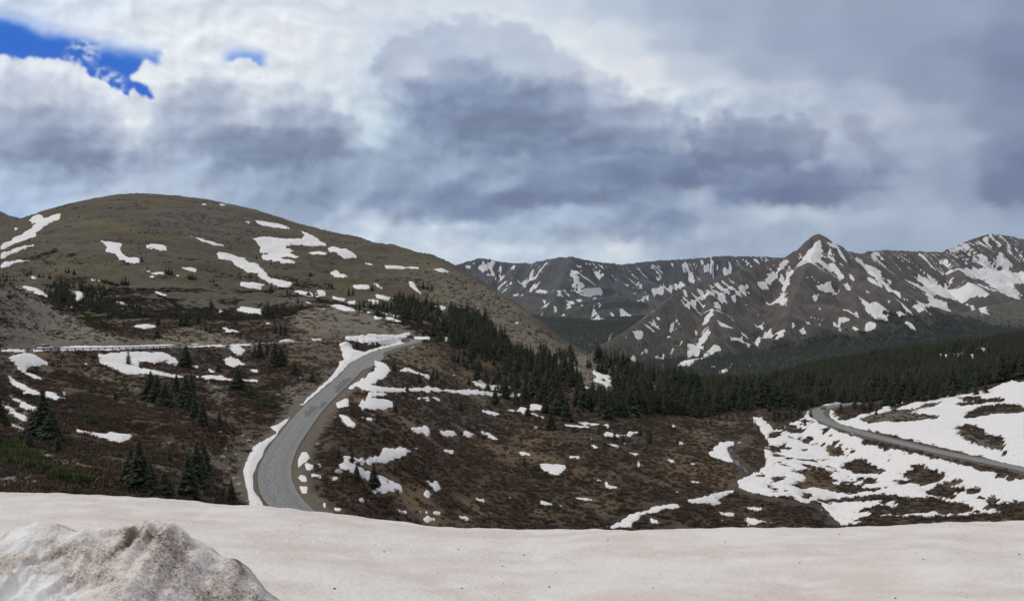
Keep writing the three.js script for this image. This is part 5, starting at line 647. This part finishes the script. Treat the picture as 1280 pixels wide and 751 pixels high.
stand([760, 455, 800, 462, 850, 470, 900, 480, 940, 495, 940, 512, 900, 520, 840, 512, 780, 506, 770, 480], 420, 7, 12, 'forest', 3.2);
stand([830, 482, 900, 486, 960, 488, 1000, 470, 1100, 450, 1200, 433, 1330, 418, 1330, 470, 1290, 472, 1240, 480, 1180, 492, 1100, 500, 1050, 504, 1000, 512, 960, 512, 900, 508, 850, 500], 9000, 7, 13, 'forest', 3.3);
{
  const fd = (x, z) => { const d = -z, u = CU + F * x / d; return u > 835 && d > 480 + 0.1 * (u - 900) && d < 1500; };     // beyond the edge, down the far side of the rise
  const cells = new Set(); for (let k = 0; k < 60000; k++) { const d = 480 + 900 * Math.sqrt(R()) , u = mix(835, 1420, R()), x = (u - CU) / F * d; if (!fd(x, -d)) continue; const key = Math.floor(x / 4.2) + ',' + Math.floor(d / 4.2); if (cells.has(key)) continue; const o = Math.floor(near.iu(u)) * near.nd + Math.floor(near.id(d)); if (nearSnow[o] > 0.4 || blocked(x, -d)) continue; if (fbm(x / 26 + 8, d / 40, 3) > 0.10 + 0.25 * R()) continue; const h = mix(5, 13.5, R()) * (0.8 + 0.5 * sstep(-0.3, 0.3, noise(x / 30, d / 30))); if (inView(x, d, h)) continue; cells.add(key); trees.push({ x, z: -d, h, where: 'forest', wide: 0.9 + 0.3 * R(), px: h * F / d * 0.3 }); }
}
{
  const rank = trees.filter(t => !blocked(t.x, t.z) || t.hand).sort((a, b) => b.px * (b.hand ? 2 : 1) - a.px * (a.hand ? 2 : 1)), solo = rank.slice(0, 285), mass = rank.slice(285), protos = {};
  for (const t of solo) {
    const big = t.px > 24, kinds = big ? nearKinds : midKinds, k = Math.floor(R() * kinds.length), key = (big ? 'a' : 'b') + k; let g;
    if (!protos[key]) { g = protos[key] = new THREE.Group(); part(g, 'trunk', kinds[k].trunk, barkMat); part(g, 'crown', kinds[k].crown, leafMat); } else g = protos[key].clone();
    const w = t.h * t.wide; g.position.set(t.x, near.h(t.x, t.z) - 0.05, t.z); g.scale.set(w * (0.9 + 0.3 * R()), t.h, w * (0.9 + 0.3 * R())); g.rotation.y = R() * 6.28; const [place, group] = WHERE[t.where], ox = idx(t.x, -t.z), sn = nearSnow[ox], rd = nearRoad(t.x, t.z)[0], label = [t.h < 3 ? 'very small' : t.h < 5 ? 'short' : t.h < 8 ? 'medium tall' : 'tall', t.wide > 1.04 ? 'broad' : t.wide < 0.96 ? 'slim' : '', place, sn > 0.2 ? 'rooted in snow' : sn > -2.5 ? 'at a snow edge' : rd < 13 ? 'near the tarmac' : ''].filter(Boolean).join(' '); g.userData = {}; put(g, 'spruce_tree', { label, group, category: 'tree' });
  }
  const m = new THREE.Matrix4(), e = new THREE.Euler(), q = new THREE.Quaternion(), c = new THREE.Color();
  midKinds.forEach((kind, k) => { const mine = mass.filter((_, i) => i % midKinds.length === k); if (!mine.length) return; const im = new THREE.InstancedMesh(withTrunk(kind), leafMat, mine.length); mine.forEach((t, i) => { const w = t.h * t.wide * (0.9 + 0.3 * R()); m.compose(new THREE.Vector3(t.x, near.h(t.x, t.z) - 0.1, t.z), q.setFromEuler(e.set(0, R() * 6.28, 0)), new THREE.Vector3(w, t.h, w)); im.setMatrixAt(i, m); const s = 0.55 + 0.95 * R(); im.setColorAt(i, c.setRGB(s * (0.85 + 0.5 * R()), s, s * 0.95)); }); put(im, 'spruce_forest', { kind: 'stuff', label: 'dense dark spruce forest filling the valley' }); });
  console.log('trees', solo.length, mass.length);
}
{ // forest of the far valleys
  const kind = spruce(31, 8, 6, 1, 0.24), g = withTrunk(kind), list = [], RR = rng(9);
  for (let k = 0; k < 150000; k++) { const d = 2350 + 4200 * Math.pow(RR(), 0.85), u = mix(640, 1360, RR()), x = (u - CU) / F * d, o = Math.floor(far.iu(u)) * far.nd + Math.floor(far.id(d)); const f = Math.max(farForest[o], far.kind[o] === 0 && d < 6300 ? 0.85 : 0, far.rise[o] < 70 && d < 4300 && far.kind[o] !== 2 ? 0.4 : 0); if (RR() > f * f || farSnow[o] > 4) continue; list.push([x, far.y[o], d]); if (list.length > 42000) break; }
  const im = new THREE.InstancedMesh(g, leafMat, list.length), m = new THREE.Matrix4(), q = new THREE.Quaternion(), e = new THREE.Euler(), c = new THREE.Color();
  list.forEach(([x, y, d], i) => { const h = 11 + 9 * RR(); m.compose(new THREE.Vector3(x, far.h(x, -d) - 0.5, -d), q.setFromEuler(e.set(0, RR() * 6.28, 0)), new THREE.Vector3(h * 1.15, h, h * 1.15)); im.setMatrixAt(i, m); const s = 0.7 + 0.6 * RR(); im.setColorAt(i, c.setRGB(s, s, s)); });
  put(im, 'far_forest', { kind: 'stuff', label: 'dark conifer forest at the foot of the far mountains' }); console.log('far forest', list.length);
}

// ------------------------------------------------------------------ the stream
{
  const line = [[160, 336], [172, 346], [150, 366], [104, 400], [112, 420], [138, 446], [166, 470], [176, 496], [140, 530], [150, 556], [230, 582], [330, 600], [420, 612], [470, 632], [510, 660], [545, 690]].map(([x, y]) => { const [u, v] = Z(8, [x, y]); return near.hit(u, v); }).filter(Boolean);
  const pts = new THREE.CatmullRomCurve3(line, false, 'centripetal').getSpacedPoints(160), S = sides(pts), pos = [], ix = []; let lev = null;
  for (let i = 0; i < pts.length; i++) pts[i].y = near.h(pts[i].x, pts[i].z);
  pts.forEach((p, i) => { let y = 0, n = 0; for (let k = Math.max(0, i - 4); k <= Math.min(pts.length - 1, i + 4); k++) { y += pts[k].y; n++; } y = y / n + 0.12; const w = Math.max(0.15, 0.55 + 1.3 * noise(i / 5, 3) + 1.1 * Math.exp(-(((i - 62) / 14) ** 2))); for (const k of [-1, -0.35, 0.35, 1]) { pos.push(p.x + S[i][0] * w * k, y - (Math.abs(k) === 1 ? 0.6 : 0), p.z + S[i][1] * w * k); } if (i) for (let k = 0; k < 3; k++) { const a = (i - 1) * 4 + k, b = a + 4; ix.push(a, a + 1, b + 1, a, b + 1, b); } });
  for (let k = 0; k < shrubMask.length; k++) { const i = Math.floor(k / near.nd), j = k - i * near.nd, d = near.ds[j], u = near.us[i]; if (d < 190 || d > 450 || u < 860 || u > 1080) continue; const x = near.X(i, j); let q = 1e9; for (const p of pts) q = Math.min(q, (p.x - x) ** 2 + (p.z + d) ** 2); if (q < 7) { shrubMask[k] = 0; nearSnow[k] = Math.max(nearSnow[k], -60); } }
  const g = new THREE.BufferGeometry(); g.setAttribute('position', new THREE.Float32BufferAttribute(pos, 3)); g.setIndex(ix); g.computeVertexNormals();
  put(new THREE.Mesh(g, new THREE.MeshPhysicalMaterial({ color: new THREE.Color(0.03, 0.035, 0.04), roughness: 0.12, ior: 1.33 })), 'stream', { kind: 'structure', label: 'narrow meltwater stream in the valley floor' });
}

// ------------------------------------------------------------------ shrubs, junipers, rocks
function bush(seed, blades, spread, tall, base, vary) {
  const Q = rng(seed), pos = [], col = [], ix = [];
  for (let b = 0; b < blades; b++) {
    const a = Q() * 6.283, r = Math.sqrt(Q()) * spread * 0.75, el = Math.sqrt(Math.max(0, 1 - (r / spread) ** 2)), x = Math.cos(a) * r, z = Math.sin(a) * r, h = tall * (0.45 + 0.6 * el) * (0.6 + 0.5 * Q()), tx = x * 1.3 + (Q() - 0.5) * 0.35, tz = z * 1.3 + (Q() - 0.5) * 0.35, w = 0.05 + 0.10 * Q(), pa = Q() * 6.283, cx = Math.cos(pa) * w, cz = Math.sin(pa) * w, k = 1 - vary / 2 + vary * Q(), c = base.map(v => v * k * (0.92 + 0.16 * Q())), i = pos.length / 3;
    pos.push(x * 0.7 - cx * 0.4, -0.1, z * 0.7 - cz * 0.4, x * 0.7 + cx * 0.4, -0.1, z * 0.7 + cz * 0.4, mix(x, tx, 0.6) + cx, h * 0.7, mix(z, tz, 0.6) + cz, tx, h, tz); for (let q = 0; q < 4; q++) col.push(...c); ix.push(i, i + 1, i + 2, i, i + 2, i + 3);
  }
  const g = new THREE.BufferGeometry(); g.setAttribute('position', new THREE.Float32BufferAttribute(pos, 3)); g.setAttribute('color', new THREE.Float32BufferAttribute(col, 3)); g.setIndex(ix); g.computeVertexNormals(); return g;
}
function scatter(name, label, geo, mat, list, RR, size, tintFn) {
  if (!list.length) return; const im = new THREE.InstancedMesh(geo, mat, list.length), m = new THREE.Matrix4(), q = new THREE.Quaternion(), e = new THREE.Euler(), c = new THREE.Color();
  list.forEach(([x, z, s], i) => { const k = (s || 1) * mix(size[0], size[1], RR()), y = near.h(x, z); m.compose(new THREE.Vector3(x, y - 0.03 * k, z), q.setFromEuler(e.set(0, RR() * 6.28, 0)), new THREE.Vector3(k * (0.85 + 0.4 * RR()), k * (0.7 + 0.5 * RR()), k)); im.setMatrixAt(i, m); const t = tintFn(x, z, RR); im.setColorAt(i, c.setRGB(...t)); });
  put(im, name, { kind: 'stuff', label }); console.log(name, list.length);
}
{
  const RR = rng(41), lists = [[], [], []], hills = [];
  for (let k = 0; k < 360000; k++) {
    const u = mix(-100, 1380, RR()), d = 72 * Math.pow(470 / 72, RR()), x = (u - CU) / F * d; if (RR() > d / 470 * 1.0 + 0.06) continue; const o = idx(x, d); if ((nearSnow[o] > -0.9 + 0.9 * RR() && !(u > 890 && d < 330 && RR() < 0.05 * sstep(-0.1, 0.2, noise(x / 9, d / 9)))) || RR() > shrubMask[o] * (0.5 + 0.6 * sstep(-0.15, 0.2, fbm(x / 6, d / 9, 2)))) continue; lists[Math.floor(RR() * 3)].push([x, -d]);
  }
  for (let k = 0; k < 55000; k++) { const u = mix(-40, 640, RR()), d = mix(430, 920, RR()), x = (u - CU) / F * d, o = idx(x, d); if (nearSnow[o] > 0.1 || RR() > shrubMask[o]) continue; hills.push([x, -d]); }
  const tint = (x, z) => { const n = fbm(x / 18, z / 18, 3), s = 0.95 + n * 0.9; return [s * (1 + 0.25 * noise(x / 40, z / 40)), s, s * (1 - 0.2 * noise(x / 40, z / 40))]; };
  lists.forEach((l, k) => scatter('willow_shrubs', 'leafless dark brown willow scrub covering the slopes', bush(50 + k, 34, 0.95, 0.62, [[0.100, 0.066, 0.044], [0.084, 0.063, 0.045], [0.116, 0.074, 0.042]][k], 1.0), leafMat, l, RR, [0.4, 1.05], tint));
  scatter('hillside_scrub', 'dark scrub in blotches on the bald hill', bush(60, 40, 1.1, 0.6, [0.060, 0.050, 0.038], 0.8), leafMat, hills, RR, [0.8, 1.9], tint);
}
{ // low mats of green juniper and stunted conifer
  const RR = rng(43), l = [], add = (px, n) => { const q = onLand(near, px); if (!q) return; let x0 = 1e9, x1 = -1e9; for (let i = 0; i < q.P.length; i += 2) { x0 = Math.min(x0, q.P[i]); x1 = Math.max(x1, q.P[i]); } for (let k = 0, m = 0; k < n * 12 && m < n; k++) { const x = mix(x0, x1, RR()), d = mix(q.d0, q.d1, RR()); if (polySD(q.P, x, d) > 0) { l.push([x, -d]); m++; } } };
  add(Z(1, [380, 605, 470, 632, 570, 690, 500, 694, 400, 650]), 240); add(Z(1, [140, 345, 240, 312, 285, 312, 250, 326, 160, 352]), 90); add(Z(1, [300, 322, 360, 332, 330, 340]), 24); add(Z(1, [470, 450, 560, 475, 540, 485, 480, 466]), 60); add(Z(1, [730, 515, 850, 575, 830, 580, 740, 530]), 70);
  add(Z(5, [0, 500, 100, 510, 200, 560, 230, 590, 120, 570, 0, 550]), 210); add(Z(5, [220, 590, 330, 610, 350, 640, 250, 630]), 110); add(Z(5, [1010, 250, 1080, 250, 1080, 270, 1020, 262]), 20); add(Z(5, [360, 350, 410, 340, 420, 370, 370, 380]), 16); add(Z(5, [0, 440, 60, 450, 90, 500, 0, 500]), 50);
  add(Z(6, [100, 290, 200, 280, 190, 320, 120, 330]), 24); add(Z(7, [0, 480, 60, 490, 40, 520, 0, 510]), 8); add(Z(1, [30, 525, 52, 532, 40, 546]), 8); add(Z(7, [560, 620, 620, 600, 640, 640, 580, 650]), 6);
  scatter('juniper_mats', 'low spreading green juniper mats', bush(70, 70, 1.0, 0.7, [0.050, 0.066, 0.018], 0.9), leafMat, l, RR, [0.7, 1.5], () => { const s = 0.7 + 0.7 * RR(), w = RR() < 0.14 ? 0.8 : 0; return [s * (1 + w), s * (1 + w * 0.2), s]; });
}
function rock(seed) { const g = new THREE.IcosahedronGeometry(1, 2), p = g.attributes.position, Q = rng(seed), ox = Q() * 50, dirs = Array.from({ length: 9 }, () => new THREE.Vector3(Q() - 0.5, Q() - 0.5, Q() - 0.5).normalize()), cut = dirs.map(() => 0.55 + 0.35 * Q()), v = new THREE.Vector3(); for (let i = 0; i < p.count; i++) { v.fromBufferAttribute(p, i); const n = v.clone(); let r = 1; dirs.forEach((a, k) => { const t = n.dot(a); if (t > 0.01) r = Math.min(r, cut[k] / t); }); r *= 1 + 0.1 * noise(n.x * 3 + ox, n.z * 3 + n.y * 2); v.copy(n).multiplyScalar(r); p.setXYZ(i, v.x, v.y * 0.75, v.z); } g.computeVertexNormals(); return g; }
const stoneMat = new THREE.MeshStandardMaterial({ color: new THREE.Color(0.27, 0.245, 0.215), roughness: 0.95 });
{
  const RR = rng(47), l = [[], []]; for (let k = 0; k < 420000; k++) { const u = mix(-40, 1300, RR()), d = 75 * Math.pow(900 / 75, RR()), x = (u - CU) / F * d; if (RR() > Math.min(1, d / 420)) continue; const o = idx(x, d); if (nearSnow[o] > 0 || nearRoad(x, -d)[0] < 4.6 || RR() > rockMask[o] * 0.30 + 0.003) continue; l[k & 1].push([x, -d, Math.pow(RR(), 3) * 2 + 0.5 + (d > 430 ? 0.6 : 0)]); }
  l.forEach((q, k) => scatter('scree_stones', 'loose pale stones of the scree slopes', rock(80 + k), stoneMat, q, RR, [0.12, 0.34], () => { const s = 0.55 + 0.75 * RR(); return [s, s * (0.97 + 0.05 * RR()), s * (0.9 + 0.12 * RR())]; }));
  const hl = []; for (let k = 0; k < 60000 && hl.length < 9000; k++) { const u = mix(-30, 800, RR()), d = mix(520, 1330, Math.pow(RR(), 0.7)), x = (u - CU) / F * d, o = idx(x, d); if (nearSnow[o] > 0 || fbm(x / 60, d / 40, 3) + 0.5 * rockMask[o] < 0.05 + 0.25 * RR()) continue; hl.push([x, -d, Math.pow(RR(), 2) * 1.6 + 0.6]); }
  scatter('tundra_stones', 'weathered stones and tussocks strewn over the bald hill', rock(84), stoneMat, hl, RR, [0.5, 1.1], () => { const s = 0.18 + 0.5 * RR() * RR(); return [s, s * 0.95, s * 0.82]; });
  const boulders = [[423, 592, 0.9, 'pale pink boulder beside a snow remnant below the road'], [556, 444, 0.5, 'pale boulder on the grassy bank below the hairpin']];
  boulders.forEach(([u, v, s, label], k) => { const h = near.hit(u, v), m = new THREE.Mesh(rock(90 + k), new THREE.MeshStandardMaterial({ color: new THREE.Color(0.5, 0.41, 0.36), roughness: 0.95, map: grit })); m.position.set(h.x, near.h(h.x, h.z) + s * 0.35, h.z); m.scale.setScalar(s); put(m, 'boulder', { label, category: 'boulder' }); });
}

// ------------------------------------------------------------------ the snow bank underfoot
const EU = [-400, 0, 100, 200, 300, 400, 500, 560, 650, 800, 1000, 1100, 1190, 1280, 1600], EV = [594, 608, 611, 617, 624, 634, 645, 651, 655, 655, 653, 650, 644, 645, 650];
const edgeV = u => interp(EU, EV, u);
function bankY(x, d) {
  const dd = Math.max(d, 2.0), u = CU + F * clamp(x / dd, -1.3, 1.3), slope = ((CV - edgeV(u)) / F * 14 + 1.72) / 14;
  let y = -1.72 + slope * d - 0.05 * Math.max(0, d - 12.6) ** 2; const n = fbm(x / 2.6 + 4, d / 2.0, 3) * 0.10 + fbm(x / 0.55, d / 0.42 + 9, 3) * 0.042 * sstep(1, 3, d);
  return y + n * sstep(22, 12, d) + 0.05 * fbm(x / 5, d / 1.3, 2) + 0.03 * fbm(x / 0.3, d / 0.6, 3) * sstep(10, 13, d);
}
{
  const us = ramp(-900, 2200, 470), ds = [...logramp(1.2, 19, 290), ...logramp(19, 30, 12)], pos = [], uv = [], col = [], ix = [], n = ds.length;
  for (const u of us) for (const d of ds) { const x = (u - CU) / F * d; pos.push(x, bankY(x, d), -d); uv.push(x / 2.7, d / 2.7); const a = fbm(x / 2.2, d / 1.5, 4, 0.6), b = fbm(x / 0.7 + 6, d / 0.5, 4, 0.6); const c = mix3([0.695, 0.670, 0.650], [0.610, 0.545, 0.512], sstep(-0.25, 0.3, a + 0.6 * b)); col.push(...mix3(c, [0.72, 0.725, 0.73], 0.6 * sstep(0.12, 0.4, -b + a * 0.3))); }
  for (let i = 0; i < us.length - 1; i++) for (let j = 0; j < n - 1; j++) { const a = i * n + j, b = a + n; ix.push(a, b, b + 1, a, b + 1, a + 1); }
  const m = pos.length / 3, q = 24; for (let i = 0; i <= q; i++) for (let j = 0; j <= q; j++) { const x = -14 + 28 * i / q, z = -1.2 + 12 * j / q; pos.push(x, (z < -1.1 ? bankY(x, 1.2) : -1.74 + fbm(x / 2, z / 2, 3) * 0.1), z); uv.push(x / 2.7, z / 2.7); col.push(0.7, 0.64, 0.61); if (i < q && j < q) { const a = m + i * (q + 1) + j, b = a + q + 1; ix.push(a, a + 1, b + 1, a, b + 1, b); } }
  const g = new THREE.BufferGeometry(); g.setAttribute('position', new THREE.Float32BufferAttribute(pos, 3)); g.setAttribute('uv', new THREE.Float32BufferAttribute(uv, 2)); g.setAttribute('color', new THREE.Float32BufferAttribute(col, 3)); g.setIndex(ix); g.computeVertexNormals();
  const fine = pixTexture(1024, (i, j) => { const a = wrapNoise(i, j, 1024, 60, 4, 0.7), b = wrapNoise(i + 11, j + 5, 1024, 220, 2, 0.8); let k = clamp(0.93 + a * 0.12 + b * 0.12, 0, 1); const s = wrapNoise(i + 400, j, 1024, 170, 2, 0.8); if (s > 0.52) k *= 0.72; return [k, k * 0.995, k * 0.99]; });
  const bump = pixTexture(1024, (i, j) => { const k = 0.5 + wrapNoise(i, j, 1024, 26, 5, 0.62) * 0.6; return [k, k, k]; }, false);
  put(new THREE.Mesh(g, new THREE.MeshStandardMaterial({ vertexColors: true, map: fine, bumpMap: bump, bumpScale: 0.035, roughness: 0.82 })), 'snow_bank', { label: 'wide bank of old pinkish dusty snow in the foreground', category: 'snow bank', kind: 'structure' });
  // bits of grit lying on the snow
  const Q = rng(61), grav = new THREE.MeshStandardMaterial({ color: new THREE.Color(0.06, 0.045, 0.035), roughness: 1 }), rg = rock(99);
  const spots = [[655, 694], [640, 716], [628, 709], [687, 735], [577, 736], [418, 737], [1146, 691], [1155, 700], [1202, 741], [817, 736], [547, 717], [573, 687], [804, 752], [1120, 749], [1275, 693], [907, 678], [1000, 704], [760, 676], [1050, 668], [480, 690]];
  for (const [u, v] of spots) { let d = 2.2, x; for (let k = 0; k < 400; k++) { x = (u - CU) / F * d; if (bankY(x, d) > (CV - v) / F * d) break; d += 0.04; } const s = (0.003 + 0.004 * Q()) * Math.min(1.6, d / 6), m = new THREE.Mesh(rg, grav); m.position.set(x, bankY(x, d) + s * 0.3, -d); m.scale.set(s * (1 + Q()), s, s * (1 + Q())); m.rotation.y = Q() * 6; put(m, 'pebble', { label: 'dark pebble lying on the foreground snow bank', category: 'pebble', group: 'pebbles on the snow bank' }); }
  const gl = new THREE.InstancedMesh(rg, grav, 420), mm = new THREE.Matrix4(), qq = new THREE.Quaternion(); for (let k = 0; k < 420; k++) { const d = 4 + 10 * Math.sqrt(Q()), x = (mix(-40, 1320, Q()) - CU) / F * d, s = 0.003 + 0.005 * Q() * Q(); mm.compose(new THREE.Vector3(x, bankY(x, d), -d), qq, new THREE.Vector3(s * 1.4, s, s)); gl.setMatrixAt(k, mm); } put(gl, 'snow_grit', { kind: 'stuff', label: 'fine dark grit strewn over the foreground snow' });
}
// ------------------------------------------------------------------ the ploughed heap of dirty snow
{
  const OX = [-160, 0, 34, 64, 100, 124, 158, 188, 208, 225, 244, 270, 292, 315, 338, 366, 400], OV = [664, 650.6, 644, 641, 649, 647, 644, 641, 644, 656, 669, 688, 699, 716, 735, 754, 790];
  const D0 = 4.4, top = x => (CV - interp(OX, OV, CU + F * x / D0)) / F * D0, heap = (x, d) => {
    const w = fbm(x * 1.4 + 3, d * 1.4, 3) * 0.14, t = d + w - D0; let y = top(x + w * 0.3);
    y -= t > 0 ? 0.25 * t + 1.1 * t * t : -0.35 * t + 0.25 * t * t;
    const lump = billow(x * 1.9 + 7, d * 1.6, 3, 0.5) * 1.5 - 0.55, small = fbm(x * 9, d * 9, 4, 0.5), pit = billow(x * 6 + 1, d * 5 + 3, 3, 0.55);
    const cr = Math.exp(-((noise(x * 1.5 + 3.3, d * 1.9 + 1) / 0.035) ** 2)) * sstep(-0.1, 0.2, noise(x * 0.9 + 40, d * 0.9));
    return y - cr * 0.045 * sstep(0.05, -0.25, t) + lump * 0.052 + small * 0.018 - sstep(0.5, 0.15, pit) * 0.05 * sstep(-0.1, 0.35, fbm(x * 1.7 + 9, d * 1.7, 2) + 0.15) - 0.045;
  };
  const dirtAt = (x, d) => { const wx = x + 0.12 * fbm(x * 5, d * 5, 3), wd = d + 0.12 * fbm(x * 5 + 20, d * 5, 3); return fbm(wx * 1.5 + 2, wd * 1.9 + 4, 5, 0.62) + 0.28 * (0.34 - billow(wx * 3.0 + 7, wd * 2.6, 4, 0.6)); };
  const nx = 390, nz = 280, x0 = -5.4, x1 = -0.75, d0 = 2.3, d1 = 6.1, pos = [], uv = [], ix = [];
  for (let i = 0; i < nx; i++) for (let j = 0; j < nz; j++) { const x = mix(x0, x1, i / (nx - 1)), d = mix(d0, d1, j / (nz - 1)); pos.push(x, Math.max(heap(x, d), bankY(x, d) - 0.12), -d); uv.push((x - x0) / (x1 - x0), (d - d0) / (d1 - d0)); if (i && j) { const a = (i - 1) * nz + j - 1, b = a + nz; ix.push(a, b, b + 1, a, b + 1, a + 1); } }
  const g = new THREE.BufferGeometry(); g.setAttribute('position', new THREE.Float32BufferAttribute(pos, 3)); g.setAttribute('uv', new THREE.Float32BufferAttribute(uv, 2)); g.setIndex(ix); g.computeVertexNormals();
  const size = 1200, Q = rng(71);
  const map = pixTexture(size, (i, j) => {
    const x = mix(x0, x1, i / size), d0_ = mix(d0, d1, j / size), d = d0_ + 0.5 * heap(x, d0_), n = dirtAt(x, d) + 0.035 + 0.26 * Math.exp(-((noise(x * 1.5 + 3.3, d0_ * 1.9 + 1) / 0.06) ** 2)) * sstep(-0.1, 0.2, noise(x * 0.9 + 40, d0_ * 0.9)), sp = noise(x * 130, d * 130) * 0.5 + noise(x * 60 + 9, d * 60) * 0.4 + (Q() - 0.5) * 0.35;
    const film = sstep(-0.3, 0.12, n), k = sstep(-0.10, 0.20, n + sp * 0.38);
    let c = mix3([0.74, 0.755, 0.77], [0.61, 0.545, 0.50], film * (0.8 + 0.3 * sp)); c = mix3(c, [0.30, 0.235, 0.185], k * 0.6); return mix3(c, [0.075, 0.060, 0.050], sstep(0.07, 0.28, n + sp * 0.46 - 0.04) * 0.92);
  });
  const bump = pixTexture(1024, (i, j) => { const k = 0.5 + wrapNoise(i, j, 1024, 40, 5, 0.65) * 0.6; return [k, k, k]; }, false);
  put(new THREE.Mesh(g, new THREE.MeshStandardMaterial({ map, bumpMap: bump, bumpScale: 0.05, roughness: 0.7 })), 'snow_heap', { label: 'lumpy ploughed heap of snow streaked with dark grit', category: 'snow heap' });
}
renderer.render(scene, camera);
